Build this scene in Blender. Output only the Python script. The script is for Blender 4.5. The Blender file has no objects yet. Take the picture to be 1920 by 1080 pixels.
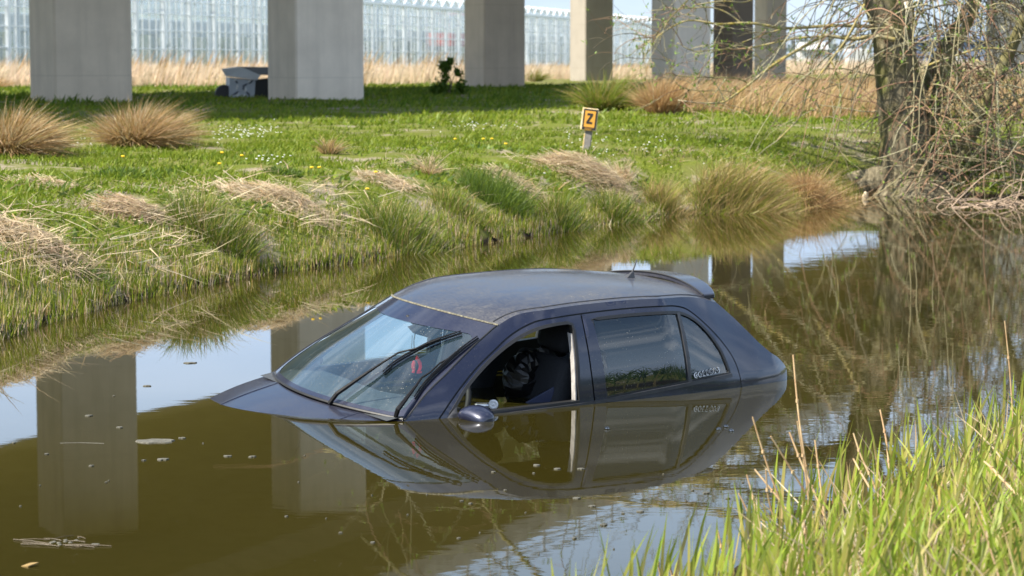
import bpy, bmesh, math, random
import numpy as np
from mathutils import Matrix, Vector
from mathutils.geometry import delaunay_2d_cdt
rng = np.random.default_rng(7); random.seed(7)
R = math.radians
SC = bpy.context.scene
COL = SC.collection
# ------------------------------------------------------------------ camera, sky, sun, exposure
H = 1.8846; F = 4500.0; TH = math.atan((540 - 112) / F)
cam = bpy.data.cameras.new('camera'); co = bpy.data.objects.new('camera', cam); COL.objects.link(co)
co.location = (0, 0, H); co.rotation_euler = (math.pi / 2 - TH, 0, 0)
cam.sensor_width = 36; cam.lens = F / 1920 * 36; cam.clip_start = .1; cam.clip_end = 9000
cam.dof.use_dof = True; cam.dof.focus_distance = 13.6; cam.dof.aperture_fstop = 5.6
SC.camera = co
SUN_AZ = math.atan2(-.90, -.44); SUN_EL = R(48)
w = bpy.data.worlds.new('World'); SC.world = w; w.use_nodes = True
nt = w.node_tree; nt.nodes.clear()
def N(nt, t, **k):
    n = nt.nodes.new(t)
    for a, b in k.items():
        if a.startswith('i_'): n.inputs[a[2:].replace('_', ' ')].default_value = b
        else: setattr(n, a, b)
    return n
def ramp(nt, fac, stops, interp='LINEAR'):
    r = nt.nodes.new('ShaderNodeValToRGB'); r.color_ramp.interpolation = interp
    e = r.color_ramp.elements
    while len(e) < len(stops): e.new(.5)
    for x, (p, c) in zip(e, stops):
        x.position = p; x.color = (c, c, c, 1) if isinstance(c, (int, float)) else (*c, 1)
    nt.links.new(fac, r.inputs[0]); return r.outputs[0]
def mixc(nt, fac, a, b, mode='MIX'):
    m = nt.nodes.new('ShaderNodeMix'); m.data_type = 'RGBA'; m.blend_type = mode
    for s, v in ((m.inputs[0], fac), (m.inputs[6], a), (m.inputs[7], b)):
        if isinstance(v, bpy.types.NodeSocket): nt.links.new(v, s)
        else: s.default_value = v if isinstance(v, (int, float)) else (*v, 1)
    return m.outputs[2]
out = N(nt, 'ShaderNodeOutputWorld'); bg = N(nt, 'ShaderNodeBackground')
sky = N(nt, 'ShaderNodeTexSky', sky_type='NISHITA', sun_disc=False, sun_elevation=SUN_EL, sun_rotation=SUN_AZ, altitude=0, air_density=1.0, dust_density=.2, ozone_density=2.5)
tc = N(nt, 'ShaderNodeTexCoord')
mp = N(nt, 'ShaderNodeMapping'); mp.inputs['Scale'].default_value = (1.0, 1.0, 4.5)
cn = N(nt, 'ShaderNodeTexNoise'); cn.inputs['Scale'].default_value = 2.6; cn.inputs['Detail'].default_value = 7; cn.inputs['Roughness'].default_value = .55
nt.links.new(tc.outputs['Generated'], mp.inputs[0]); nt.links.new(mp.outputs[0], cn.inputs[0])
cl = ramp(nt, cn.outputs[0], [(.47, 0), (.68, .75)])
sxyz = N(nt, 'ShaderNodeSeparateXYZ'); nt.links.new(tc.outputs['Generated'], sxyz.inputs[0])
skyb = mixc(nt, 1.0, sky.outputs[0], (1.06, 1.0, .92), 'MULTIPLY')
lowc = ramp(nt, sxyz.outputs[2], [(.0, (.27, .32, .37)), (.035, (.31, .385, .46)), (.10, (.40, .52, .71))])
lowc = mixc(nt, 1.0, lowc, (10, 10, 10), 'MULTIPLY')
skyb = mixc(nt, ramp(nt, sxyz.outputs[2], [(.10, 1), (.32, 0)]), skyb, lowc)
front = ramp(nt, sxyz.outputs[1], [(.35, 1), (.75, .25)])
clf = N(nt, 'ShaderNodeMath', operation='MULTIPLY'); nt.links.new(cl, clf.inputs[0]); nt.links.new(front, clf.inputs[1])
skyc = mixc(nt, clf.outputs[0], skyb, (8.5, 9.2, 10.2))
nt.links.new(skyc, bg.inputs[0]); bg.inputs[1].default_value = .105
nt.links.new(bg.outputs[0], out.inputs[0])
sd = bpy.data.lights.new('sun', 'SUN'); sd.energy = 4.9; sd.angle = R(.53); sd.color = (1, .93, .80)
so = bpy.data.objects.new('sun', sd); COL.objects.link(so)
sv = Vector((math.sin(SUN_AZ) * math.cos(SUN_EL), math.cos(SUN_AZ) * math.cos(SUN_EL), math.sin(SUN_EL)))
so.rotation_euler = (-sv).to_track_quat('-Z', 'Y').to_euler(); so.location = sv * 60
SC.view_settings.view_transform = 'Standard'; SC.view_settings.look = 'None'
SC.view_settings.exposure = 1.22; SC.view_settings.gamma = 1
SC.cycles.max_bounces = 8; SC.cycles.transparent_max_bounces = 16; SC.cycles.caustics_reflective = False; SC.cycles.caustics_refractive = False
SC.cycles.use_denoising = True

# ------------------------------------------------------------------ helpers
def raydir(px, py):
    a = (px - 960) / F; b = -(py - 540) / F
    return np.array([a, math.cos(TH) + b * math.sin(TH), -math.sin(TH) + b * math.cos(TH)])
def at(px, py, z=0.0):
    d = raydir(px, py); t = (z - H) / d[2]; return np.array([0, 0, H]) + d * t
def atd(px, py, Y):
    d = raydir(px, py); return np.array([0, 0, H]) + d * (Y / d[1])
def tag(o, label=None, cat=None, group=None, kind=None):
    if label: o['label'] = label
    if cat: o['category'] = cat
    if group: o['group'] = group
    if kind: o['kind'] = kind
    return o
def empty(name, loc=(0, 0, 0), rot=(0, 0, 0)):
    o = bpy.data.objects.new(name, None); COL.objects.link(o); o.location = loc; o.rotation_euler = rot
    o.empty_display_size = .1; return o
def copy_tree(o, parent=None):
    c = o.copy(); COL.objects.link(c); c.parent = parent
    for ch in list(o.children): copy_tree(ch, c)
    return c
def mesh_np(name, V, T, mat, parent=None, smooth=False, col=None):
    V = np.asarray(V, np.float32).reshape(-1, 3); T = np.asarray(T, np.int32)
    k = T.shape[1]
    me = bpy.data.meshes.new(name)
    me.vertices.add(len(V)); me.vertices.foreach_set('co', V.ravel())
    me.loops.add(T.size); me.loops.foreach_set('vertex_index', T.ravel())
    me.polygons.add(len(T)); me.polygons.foreach_set('loop_start', np.arange(0, T.size, k, dtype=np.int32))
    me.polygons.foreach_set('loop_total', np.full(len(T), k, np.int32))
    if smooth: me.polygons.foreach_set('use_smooth', np.ones(len(T), bool))
    me.update(calc_edges=True)
    if col is not None:
        at_ = me.color_attributes.new('tint', 'FLOAT_COLOR', 'POINT')
        c4 = np.ones((len(V), 4), np.float32); c4[:, :3] = col; at_.data.foreach_set('color', c4.ravel())
    me.materials.append(mat)
    o = bpy.data.objects.new(name, me); COL.objects.link(o); o.parent = parent; return o
class MB:
    def __init__(s): s.v = []; s.f = []
    def add(s, V, Fs):
        n = len(s.v); s.v += [tuple(map(float, p)) for p in V]; s.f += [tuple(n + i for i in f) for f in Fs]; return s
    def box(s, c, d, M=None):
        x, y, z = np.array(d) / 2
        P = [np.array((a * x, b * y, e * z)) for a in (-1, 1) for b in (-1, 1) for e in (-1, 1)]
        if M is not None: P = [np.array(M) @ p for p in P]
        return s.add([np.array(c) + p for p in P], [(0, 1, 3, 2), (4, 6, 7, 5), (0, 4, 5, 1), (2, 3, 7, 6), (0, 2, 6, 4), (1, 5, 7, 3)])
    def tube(s, pts, r, n=8, cap=True):
        pts = np.array(pts, float); m = len(pts); r = np.full(m, r, float) if np.isscalar(r) else np.array(r, float)
        T = np.gradient(pts, axis=0); T /= np.linalg.norm(T, axis=1)[:, None] + 1e-9
        up = np.array([0, 0, 1.]) if abs(T[0][2]) < .9 else np.array([1., 0, 0]); V = []
        for p, t, q in zip(pts, T, r):
            a = np.cross(t, up); a /= np.linalg.norm(a) + 1e-9; b = np.cross(a, t); up = b
            for k in range(n):
                g = 2 * math.pi * k / n; V.append(p + q * (a * math.cos(g) + b * math.sin(g)))
        Fs = [(i * n + k, i * n + (k + 1) % n, (i + 1) * n + (k + 1) % n, (i + 1) * n + k) for i in range(m - 1) for k in range(n)]
        if cap: Fs += [tuple(range(n))[::-1], tuple(range((m - 1) * n, m * n))]
        return s.add(V, Fs)
    def lathe(s, prof, c=(0, 0, 0), n=16, M=None):
        V = []
        for r, z in prof:
            for k in range(n):
                g = 2 * math.pi * k / n; p = np.array((r * math.cos(g), r * math.sin(g), z))
                V.append(np.array(c) + (np.array(M) @ p if M is not None else p))
        m = len(prof)
        return s.add(V, [(i * n + k, i * n + (k + 1) % n, (i + 1) * n + (k + 1) % n, (i + 1) * n + k) for i in range(m - 1) for k in range(n)] + [tuple(range(n))[::-1], tuple(range((m - 1) * n, m * n))])
    def build(s, name, mat, parent=None, smooth=False, bevel=0, sub=0):
        me = bpy.data.meshes.new(name); me.from_pydata(s.v, [], s.f); me.validate(); me.update()
        bm = bmesh.new(); bm.from_mesh(me); bmesh.ops.recalc_face_normals(bm, faces=bm.faces); bm.to_mesh(me); bm.free()
        if smooth: me.polygons.foreach_set('use_smooth', np.ones(len(me.polygons), bool))
        me.materials.append(mat); o = bpy.data.objects.new(name, me); COL.objects.link(o); o.parent = parent
        if bevel:
            b = o.modifiers.new('bevel', 'BEVEL'); b.width = bevel; b.segments = 2; b.limit_method = 'ANGLE'
        if sub:
            b = o.modifiers.new('sub', 'SUBSURF'); b.levels = sub; b.render_levels = sub
        return o
def new_mat(name):
    m = bpy.data.materials.new(name); m.use_nodes = True; t = m.node_tree; t.nodes.clear()
    o = N(t, 'ShaderNodeOutputMaterial'); return m, t, o
def pmat(name, col, rough=.6, metal=0, var=0, scale=8, col2=None, bump=0, bscale=40, spec=.5, coat=0):
    m, t, o = new_mat(name); p = N(t, 'ShaderNodeBsdfPrincipled')
    p.inputs['Base Color'].default_value = (*col, 1); p.inputs['Roughness'].default_value = rough; p.inputs['Metallic'].default_value = metal
    p.inputs['Specular IOR Level'].default_value = spec; p.inputs['Coat Weight'].default_value = coat; p.inputs['Coat Roughness'].default_value = .04
    c = N(t, 'ShaderNodeTexCoord')
    if var or col2:
        n = N(t, 'ShaderNodeTexNoise'); n.inputs['Scale'].default_value = scale; n.inputs['Detail'].default_value = 8; n.inputs['Roughness'].default_value = .65
        t.links.new(c.outputs['Object'], n.inputs[0])
        c2 = col2 or tuple(x * (1 - var) for x in col)
        t.links.new(mixc(t, ramp(t, n.outputs[0], [(.35, 0), (.65, 1)]), col, c2), p.inputs['Base Color'])
    if bump:
        n = N(t, 'ShaderNodeTexNoise'); n.inputs['Scale'].default_value = bscale; n.inputs['Detail'].default_value = 6
        t.links.new(c.outputs['Object'], n.inputs[0])
        b = N(t, 'ShaderNodeBump'); b.inputs['Strength'].default_value = bump; b.inputs['Distance'].default_value = .02
        t.links.new(n.outputs[0], b.inputs['Height']); t.links.new(b.outputs[0], p.inputs['Normal'])
    t.links.new(p.outputs[0], o.inputs[0]); return m
def foliage_mat(name, trans=.35, gloss=.0):
    m, t, o = new_mat(name); a = N(t, 'ShaderNodeAttribute', attribute_name='tint')
    d = N(t, 'ShaderNodeBsdfDiffuse'); tr = N(t, 'ShaderNodeBsdfTranslucent'); mx = N(t, 'ShaderNodeMixShader'); mx.inputs[0].default_value = trans
    t.links.new(a.outputs['Color'], d.inputs[0]); t.links.new(a.outputs['Color'], tr.inputs[0])
    t.links.new(d.outputs[0], mx.inputs[1]); t.links.new(tr.outputs[0], mx.inputs[2])
    if gloss:
        g = N(t, 'ShaderNodeBsdfGlossy'); g.inputs['Roughness'].default_value = .45; m2 = N(t, 'ShaderNodeMixShader'); m2.inputs[0].default_value = gloss
        t.links.new(mx.outputs[0], m2.inputs[1]); t.links.new(g.outputs[0], m2.inputs[2]); mx = m2
    t.links.new(mx.outputs[0], o.inputs[0]); return m
FOL = foliage_mat('foliage', .40, .015)

# ------------------------------------------------------------------ blades of grass
def blades(base, dirn, bend, L, wd, cb, ct, nseg=3):
    base = np.asarray(base); n = len(base); L = np.broadcast_to(np.asarray(L, float), (n,)); wd = np.broadcast_to(np.asarray(wd, float), (n,))
    dirn = dirn / (np.linalg.norm(dirn, axis=1)[:, None] + 1e-9)
    ang = rng.uniform(0, 2 * math.pi, n); sidev = np.stack([np.cos(ang), np.sin(ang) * .5, np.zeros(n)], 1)
    sidev -= dirn * (sidev * dirn).sum(1)[:, None]; sidev /= np.linalg.norm(sidev, axis=1)[:, None] + 1e-9
    ts = np.linspace(0, 1, nseg + 1); k = 2 * nseg + 1
    V = np.empty((n, k, 3)); C = np.empty((n, k, 3))
    for i, t in enumerate(ts):
        p = base + L[:, None] * (dirn * t + bend * t * t)
        c = cb * (1 - t) + ct * t
        if i < nseg:
            h = (wd * .5 * (1 - .55 * t))[:, None]
            V[:, 2 * i] = p - sidev * h; V[:, 2 * i + 1] = p + sidev * h; C[:, 2 * i] = c; C[:, 2 * i + 1] = c
        else: V[:, k - 1] = p; C[:, k - 1] = c
    tri = []
    for i in range(nseg - 1): tri += [(2 * i, 2 * i + 1, 2 * i + 3), (2 * i, 2 * i + 3, 2 * i + 2)]
    tri.append((2 * nseg - 2, 2 * nseg - 1, k - 1)); tri = np.array(tri)
    T = (np.arange(n)[:, None, None] * k + tri[None]).reshape(-1, 3)
    return V.reshape(-1, 3), T, C.reshape(-1, 3)
def join(parts):
    V, T, C, n = [], [], [], 0
    for v, t, c in parts: V.append(v); T.append(t + n); C.append(c); n += len(v)
    return np.concatenate(V), np.concatenate(T), np.concatenate(C)
def pick(cols, n, jit=.18, p=None):
    c = np.array(cols)[rng.choice(len(cols), n, p=p)]
    return c * rng.uniform(1 - jit, 1 + jit, (n, 1)) * rng.uniform(.93, 1.07, (n, 3))
def clump_geo(c, rx, ry, n, h, spread, wind, cb, ct, wd=.007, droop=.35, nseg=4, pb=None, pt=None, hj=.35, zfun=None):
    a = rng.uniform(0, 2 * math.pi, n); r = np.sqrt(rng.uniform(0, 1, n))
    ox, oy = np.cos(a) * r, np.sin(a) * r
    base = np.stack([c[0] + ox * rx, c[1] + oy * ry, np.full(n, c[2])], 1)
    if zfun is not None: base[:, 2] = zfun(base[:, 0], base[:, 1]) - .02
    L = h * rng.uniform(1 - hj, 1.08, n) * (1 - .25 * r)
    d = np.stack([ox * spread + rng.normal(0, .28, n) + wind[0] * .5, oy * spread + rng.normal(0, .28, n) + wind[1] * .5, np.ones(n)], 1)
    b = np.stack([ox * spread * .5 + wind[0] * rng.uniform(.1, 1.3, n) + rng.normal(0, .16, n), oy * spread * .5 + wind[1] * rng.uniform(.3, 1.2, n), -droop * rng.uniform(.2, 1.4, n) * (.3 + r)], 1)
    return blades(base, d, b, L, wd * rng.uniform(.6, 1.3, n), pick(cb, n, p=pb), pick(ct, n, p=pt), nseg)

# ------------------------------------------------------------------ terrain
FS = np.array([at(px, py, 0)[:2] for px, py in [(0, 635), (60, 612), (200, 572), (350, 540), (500, 512), (650, 494), (780, 471), (900, 458), (1040, 436), (1150, 420), (1290, 400), (1400, 398), (1500, 391), (1590, 376), (1620, 362), (1700, 357), (1790, 366), (1900, 372)]])
FS = np.concatenate([[FS[0] + np.array([-30, -62])], [FS[0] + np.array([-3.6, -8.2])], FS, [[9.5, 36], [20, 46], [120, 130]]])
NS = np.array([(-40, -60), (-5, 0), (-1.6, 4.0), (0.0, 6.9), (0.5, 8.2), (.82, 8.95), (1.15, 9.75), (1.75, 10.8), (2.5, 12), (4.2, 14.2), (9, 20), (25, 36), (130, 125)], float)
def sdist(P, L):
    best = np.full(len(P), 1e9); sg = np.zeros(len(P))
    for a, b in zip(L[:-1], L[1:]):
        d = b - a; t = np.clip(((P - a) @ d) / (d @ d), 0, 1); q = P - (a + t[:, None] * d)
        ds = np.hypot(q[:, 0], q[:, 1]); cr = d[0] * q[:, 1] - d[1] * q[:, 0]
        m = ds < best - 1e-9; best[m] = ds[m]; sg[m] = np.sign(cr[m])
    return best * np.where(sg == 0, 1, sg)
def vnoise(x, y, s, seed):
    x = x / s + seed * 17.3; y = y / s + seed * 9.1; xi = np.floor(x); yi = np.floor(y); fx = x - xi; fy = y - yi
    fx = fx * fx * (3 - 2 * fx); fy = fy * fy * (3 - 2 * fy)
    h = lambda a, b: np.modf(np.abs(np.sin(a * 127.1 + b * 311.7 + seed) * 43758.5453))[0]
    return (h(xi, yi) * (1 - fx) + h(xi + 1, yi) * fx) * (1 - fy) + (h(xi, yi + 1) * (1 - fx) + h(xi + 1, yi + 1) * fx) * fy - .5
def ht(x, y):
    x = np.atleast_1d(np.asarray(x, float)); y = np.atleast_1d(np.asarray(y, float)); P = np.stack([x, y], 1)
    wob = .05 * vnoise(x, y, .8, 3) + .05 * vnoise(x, y, .25, 4)
    sf = sdist(P, FS) + wob; sn = -sdist(P, NS) + wob
    zf = np.interp(sf, [-4, -.3, -.02, .02, .2, .5, .9, 1.5, 3.5, 200], [-1.1, -.4, -.1, .05, .16, .36, .55, .70, .78, .80])
    zn = np.interp(sn, [-4, -.3, 0, .3, 1, 2.5, 6, 30], [-1.1, -.3, -.02, .06, .17, .30, .42, .6])
    am = np.clip(sf, 0, 1)
    zf = zf + am * (.10 * vnoise(x, y, 1.1, 1) + .05 * vnoise(x, y, .4, 2) + .05 * vnoise(x, y, 6, 5))
    return np.maximum(zf, zn + .02 * vnoise(x, y, .5, 6))
hz = lambda x, y: float(ht(x, y)[0])
def onground(px, py):
    d = raydir(px, py); ts = np.concatenate([np.arange(14, 45, .04), np.arange(45, 130, .2)]) / d[1]
    P = np.array([0, 0, H]) + ts[:, None] * d; g_ = ht(P[:, 0], P[:, 1]); k = np.where(P[:, 2] <= np.maximum(g_, 0))[0]
    p = P[k[0]] if len(k) else at(px, py, .78)
    p[2] = hz(p[0], p[1]); return p
ys = np.concatenate([np.linspace(-40, 5, 24)[:-1], np.linspace(5, 15, 70)[:-1], np.linspace(15, 40, 260)[:-1], np.linspace(40, 110, 120)[:-1], np.geomspace(110, 6000, 50)])
nu = 150; us = np.linspace(-1, 1, nu)
X = us[None, :] * (6 + np.abs(ys)[:, None] * .42); X = X + 0 * ys[:, None]; Yg = ys[:, None] + 0 * X
Z = ht(X.ravel(), Yg.ravel())
idx = np.arange(X.size).reshape(X.shape)
T = np.stack([idx[:-1, :-1], idx[:-1, 1:], idx[1:, 1:], idx[1:, :-1]], -1).reshape(-1, 4)
gm, t, o = new_mat('turf_soil'); p = N(t, 'ShaderNodeBsdfPrincipled'); p.inputs['Roughness'].default_value = 1; p.inputs['Specular IOR Level'].default_value = .1
g = N(t, 'ShaderNodeNewGeometry')
def gn(sc, det=6, rg=.6):
    n = N(t, 'ShaderNodeTexNoise'); n.inputs['Scale'].default_value = sc; n.inputs['Detail'].default_value = det; n.inputs['Roughness'].default_value = rg
    t.links.new(g.outputs['Position'], n.inputs[0]); return n.outputs[0]
c1 = mixc(t, ramp(t, gn(9), [(.3, 0), (.7, 1)]), (.085, .115, .012), (.14, .16, .025))
c1 = mixc(t, ramp(t, gn(1.3), [(.42, 0), (.62, 1)]), c1, (.14, .14, .045))
c1 = mixc(t, ramp(t, gn(.9, 8, .7), [(.53, 0), (.60, .9)]), c1, (.27, .225, .17))
sp = N(t, 'ShaderNodeSeparateXYZ'); t.links.new(g.outputs['Position'], sp.inputs[0])
mud = ramp(t, sp.outputs[2], [(.0, 1), (.03, 1), (.07, 0)])
c1 = mixc(t, mud, c1, (.028, .022, .014))
t.links.new(c1, p.inputs['Base Color'])
b = N(t, 'ShaderNodeBump'); b.inputs['Strength'].default_value = .8; b.inputs['Distance'].default_value = .04; t.links.new(gn(25, 8), b.inputs['Height']); t.links.new(b.outputs[0], p.inputs['Normal'])
t.links.new(p.outputs[0], o.inputs[0])
tag(mesh_np('ground', np.stack([X.ravel(), Yg.ravel(), Z], 1), T, gm, smooth=True), kind='structure')

# ------------------------------------------------------------------ water
wm, t, o = new_mat('canal_water'); p = N(t, 'ShaderNodeBsdfPrincipled')
p.inputs['IOR'].default_value = 1.333; p.inputs['Roughness'].default_value = .012; p.inputs['Specular IOR Level'].default_value = .5
g = N(t, 'ShaderNodeNewGeometry')
c1 = mixc(t, ramp(t, gn(.35, 3), [(.35, 0), (.7, 1)]), (.0225, .0185, .0033), (.0260, .0210, .0039))
vo = N(t, 'ShaderNodeTexVoronoi'); vo.inputs['Scale'].default_value = 26; t.links.new(g.outputs['Position'], vo.inputs[0])
speck = ramp(t, vo.outputs['Distance'], [(.045, 1), (.08, 0)])
sel = ramp(t, gn(2.1, 4), [(.46, 0), (.58, 1)])
sm = N(t, 'ShaderNodeMath', operation='MULTIPLY'); t.links.new(speck, sm.inputs[0]); t.links.new(sel, sm.inputs[1])
t.links.new(mixc(t, sm.outputs[0], c1, (.16, .15, .10)), p.inputs['Base Color'])
mpn = N(t, 'ShaderNodeMapping'); mpn.inputs['Scale'].default_value = (2.2, 5.0, 1); t.links.new(g.outputs['Position'], mpn.inputs[0])
n1 = N(t, 'ShaderNodeTexNoise'); n1.inputs['Scale'].default_value = 1.0; n1.inputs['Detail'].default_value = 3; n1.inputs['Distortion'].default_value = .6; t.links.new(mpn.outputs[0], n1.inputs[0])
mpb = N(t, 'ShaderNodeMapping'); mpb.inputs['Scale'].default_value = (9, 16, 1); t.links.new(g.outputs['Position'], mpb.inputs[0])
n2 = N(t, 'ShaderNodeTexNoise'); n2.inputs['Scale'].default_value = 1.0; n2.inputs['Detail'].default_value = 2; t.links.new(mpb.outputs[0], n2.inputs[0])
spx = N(t, 'ShaderNodeSeparateXYZ'); t.links.new(g.outputs['Position'], spx.inputs[0])
rip = N(t, 'ShaderNodeMapRange'); rip.inputs[1].default_value = -1.5; rip.inputs[2].default_value = 2.5; rip.inputs[3].default_value = .25; rip.inputs[4].default_value = 1.05; t.links.new(spx.outputs[0], rip.inputs[0])
b1 = N(t, 'ShaderNodeBump'); b1.inputs['Distance'].default_value = .0012; t.links.new(n1.outputs[0], b1.inputs['Height'])
ms = N(t, 'ShaderNodeMath', operation='MULTIPLY'); ms.inputs[1].default_value = .32; t.links.new(rip.outputs[0], ms.inputs[0]); t.links.new(ms.outputs[0], b1.inputs['Strength'])
b2 = N(t, 'ShaderNodeBump'); b2.inputs['Distance'].default_value = .00035; t.links.new(n2.outputs[0], b2.inputs['Height']); t.links.new(ms.outputs[0], b2.inputs['Strength']); t.links.new(b1.outputs[0], b2.inputs['Normal'])
t.links.new(b2.outputs[0], p.inputs['Normal']); t.links.new(p.outputs[0], o.inputs[0])
wv = [(-60, -60, 0), (140, -60, 0), (140, 140, 0), (-60, 140, 0)]
tag(mesh_np('water', wv, [[0, 1, 2, 3]], wm), kind='structure')

# ------------------------------------------------------------------ concrete viaduct
def concrete(name, col, dirt, seam=2.35, stain=.5):
    m, t, o = new_mat(name); p = N(t, 'ShaderNodeBsdfPrincipled'); p.inputs['Roughness'].default_value = .9; p.inputs['Specular IOR Level'].default_value = .2
    c = N(t, 'ShaderNodeTexCoord')
    def nn(sc, det=6, stretch=1):
        mp = N(t, 'ShaderNodeMapping'); mp.inputs['Scale'].default_value = (1, 1, stretch); t.links.new(c.outputs['Object'], mp.inputs[0])
        n = N(t, 'ShaderNodeTexNoise'); n.inputs['Scale'].default_value = sc; n.inputs['Detail'].default_value = det; n.inputs['Roughness'].default_value = .65
        t.links.new(mp.outputs[0], n.inputs[0]); return n.outputs[0]
    a = mixc(t, ramp(t, nn(1.1), [(.3, 0), (.7, 1)]), col, tuple(x * .84 for x in col))
    a = mixc(t, ramp(t, nn(1.9, 6, .07), [(.48, 0), (.72, .5)]), a, tuple(x * .66 for x in col))
    a = mixc(t, ramp(t, nn(60, 2), [(.62, 0), (.72, .35)]), a, tuple(x * .6 for x in col))
    s = N(t, 'ShaderNodeSeparateXYZ'); t.links.new(c.outputs['Object'], s.inputs[0])
    md = N(t, 'ShaderNodeMath', operation='PINGPONG'); md.inputs[1].default_value = seam / 2; t.links.new(s.outputs[2], md.inputs[0])
    sm = N(t, 'ShaderNodeMath', operation='GREATER_THAN'); sm.inputs[1].default_value = seam / 2 - .012; t.links.new(md.outputs[0], sm.inputs[0])
    sm2 = N(t, 'ShaderNodeMath', operation='MULTIPLY'); sm2.inputs[1].default_value = .35; t.links.new(sm.outputs[0], sm2.inputs[0])
    a = mixc(t, sm2.outputs[0], a, tuple(x * .55 for x in col))
    # splash-dirt patches close to the soil, noise edged
    ad = N(t, 'ShaderNodeMath', operation='MULTIPLY_ADD'); ad.inputs[1].default_value = 1.6; t.links.new(nn(1.3, 8), ad.inputs[0]); t.links.new(s.outputs[2], ad.inputs[2])
    a = mixc(t, ramp(t, ad.outputs[0], [(.0, stain), (.95, stain * .7), (1.0, 0)]) if stain else 0.0, a, dirt)
    t.links.new(a, p.inputs['Base Color'])
    b = N(t, 'ShaderNodeBump'); b.inputs['Strength'].default_value = .25; b.inputs['Distance'].default_value = .01; t.links.new(nn(30, 6), b.inputs['Height']); t.links.new(b.outputs[0], p.inputs['Normal'])
    t.links.new(p.outputs[0], o.inputs[0]); return m
CDK = concrete('concrete_shaded_moist', (.20, .155, .115), (.10, .075, .05), 2.5, .5)  # deep shade and moist tone are both put into this dark base colour
CSH = concrete('concrete_deck_shade', (.33, .295, .245), (.15, .12, .09), 2.3, .5)  # deck shadow on the slim pillar is put into this darker base colour
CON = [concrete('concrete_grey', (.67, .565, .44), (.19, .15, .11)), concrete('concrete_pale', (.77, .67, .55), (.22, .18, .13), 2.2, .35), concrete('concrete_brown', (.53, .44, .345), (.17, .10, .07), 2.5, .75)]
HD = R(26); DT = np.array([math.sin(HD), math.cos(HD)]); DN = np.array([math.cos(HD), -math.sin(HD)])
ZDK = 11.5
def pillar(pl, pm, pr, pb, d, mat, label):
    zb = .3
    c = atd(pm, pb, d)[:2]
    def hit(px, dv):
        k = (px - 960) / F / (math.cos(TH) + 0 * 1)  # horizontal tangent
        k = raydir(px, 112); k = k[0] / k[1]
        return (k * c[1] - c[0]) / (dv[0] - k * dv[1])
    a = abs(hit(pl, -DN * 0 + np.array([-DT[0] * 0, 0]) + np.array([-.5, .866]) * 1)) if False else hit(pl, np.array([-DT[0], 0]) * 0 + np.array([DT[0] * -0, 0]) + DT * 1)
    a = hit(pl, DT); bq = None
    W = -DN  # placeholder
    # left face runs back along DT mirrored to the left so that both faces show
    la = np.array([-math.sin(R(30)), math.cos(R(30))]); wb = np.array([math.cos(R(30)), math.sin(R(30))])
    a = hit(pl, la); bq = hit(pr, wb)
    P = [c, c + wb * bq, c + wb * bq + la * a, c + la * a]
    cen = (P[0] + P[2]) / 2
    m = MB(); ch = .05
    ring = []
    for i in range(4):
        q = P[i]; u = P[(i - 1) % 4] - q; v = P[(i + 1) % 4] - q
        ring += [q + u / np.linalg.norm(u) * ch, q + v / np.linalg.norm(v) * ch]
    ring = [r - cen for r in ring]
    top = ZDK - .8 - zb
    m.add([(*r, 0) for r in ring] + [(*r, top) for r in ring], [tuple(range(8))[::-1], tuple(range(8, 16))] + [(i, (i + 1) % 8, 8 + (i + 1) % 8, 8 + i) for i in range(8)])
    # crosshead under the deck
    o = m.build('bridge_pillar', mat); o.location = (cen[0], cen[1], zb)
    tag(o, label, 'bridge pillar', 'concrete pillars of the viaduct'); return o
pillar(55, 103, 248, 168, 62, CON[0], 'wide grey concrete pillar behind the two big tan tussocks at the left')
pillar(501, 555, 683, 189, 65, CON[1], 'pale grey concrete pillar beside the dumped grey metal box')
pillar(870, 908, 985, 164, 95, CON[2], 'concrete pillar with a brown stained foot beside the green bush')
pillar(1068, 1097, 1150, 149, 128, CSH, 'slim concrete pillar standing straight behind the yellow Z sign')
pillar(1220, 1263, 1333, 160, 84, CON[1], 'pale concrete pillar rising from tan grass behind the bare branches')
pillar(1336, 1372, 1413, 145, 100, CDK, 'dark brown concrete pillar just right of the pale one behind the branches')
pillar(1413, 1436, 1475, 141, 125, CON[0], 'narrow concrete pillar farthest right before the willow trunk')
pillar(1690, 1699, 1712, 130, 190, CON[1], 'thin far concrete pillar showing between the willow limbs')
pillar(1846, 1868, 1935, 130, 110, CON[0], 'grey concrete pillar behind the leaning limbs at the right edge')
# deck: straight slab with ribs, fascia and parapet
deck = empty('viaduct_deck', (0, 0, ZDK)); tag(deck, 'concrete viaduct deck carried high over the canal on grey pillars', 'viaduct deck')
pf = np.array([-11.7, 93.]); wdk = 20.5
def dk(s, a, z): q = pf + DT * s + DN * a; return (q[0], q[1], z)
prof = [(0, .55), (0, .0), (.0, -.3), (2.6, -.5), (3.6, -.9), (18.6, -.9), (19.4, -.5), (21.5, -.15), (21.5, .55), (21.3, .55), (21.3, .2), (.2, .2), (.2, .55)]
s0, s1 = -150, 330
V = [dk(s0, a, z) for a, z in prof] + [dk(s1, a, z) for a, z in prof]; k = len(prof)
MB().add(V, [(i, (i + 1) % k, k + (i + 1) % k, k + i) for i in range(k)]).build('deck_slab', CON[0], deck)
m = MB()
for a in (.1, 21.4):
    for z in (.85, 1.15): m.tube([dk(s0, a, z), dk(s1, a, z)], .05, 6)
    for s in np.arange(s0, s1, 2.5): m.tube([dk(s, a, .5), dk(s, a, 1.15)], .04, 5)
m.build('railing', pmat('galvanised_rail', (.4, .42, .44), .4, .6), deck)

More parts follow.
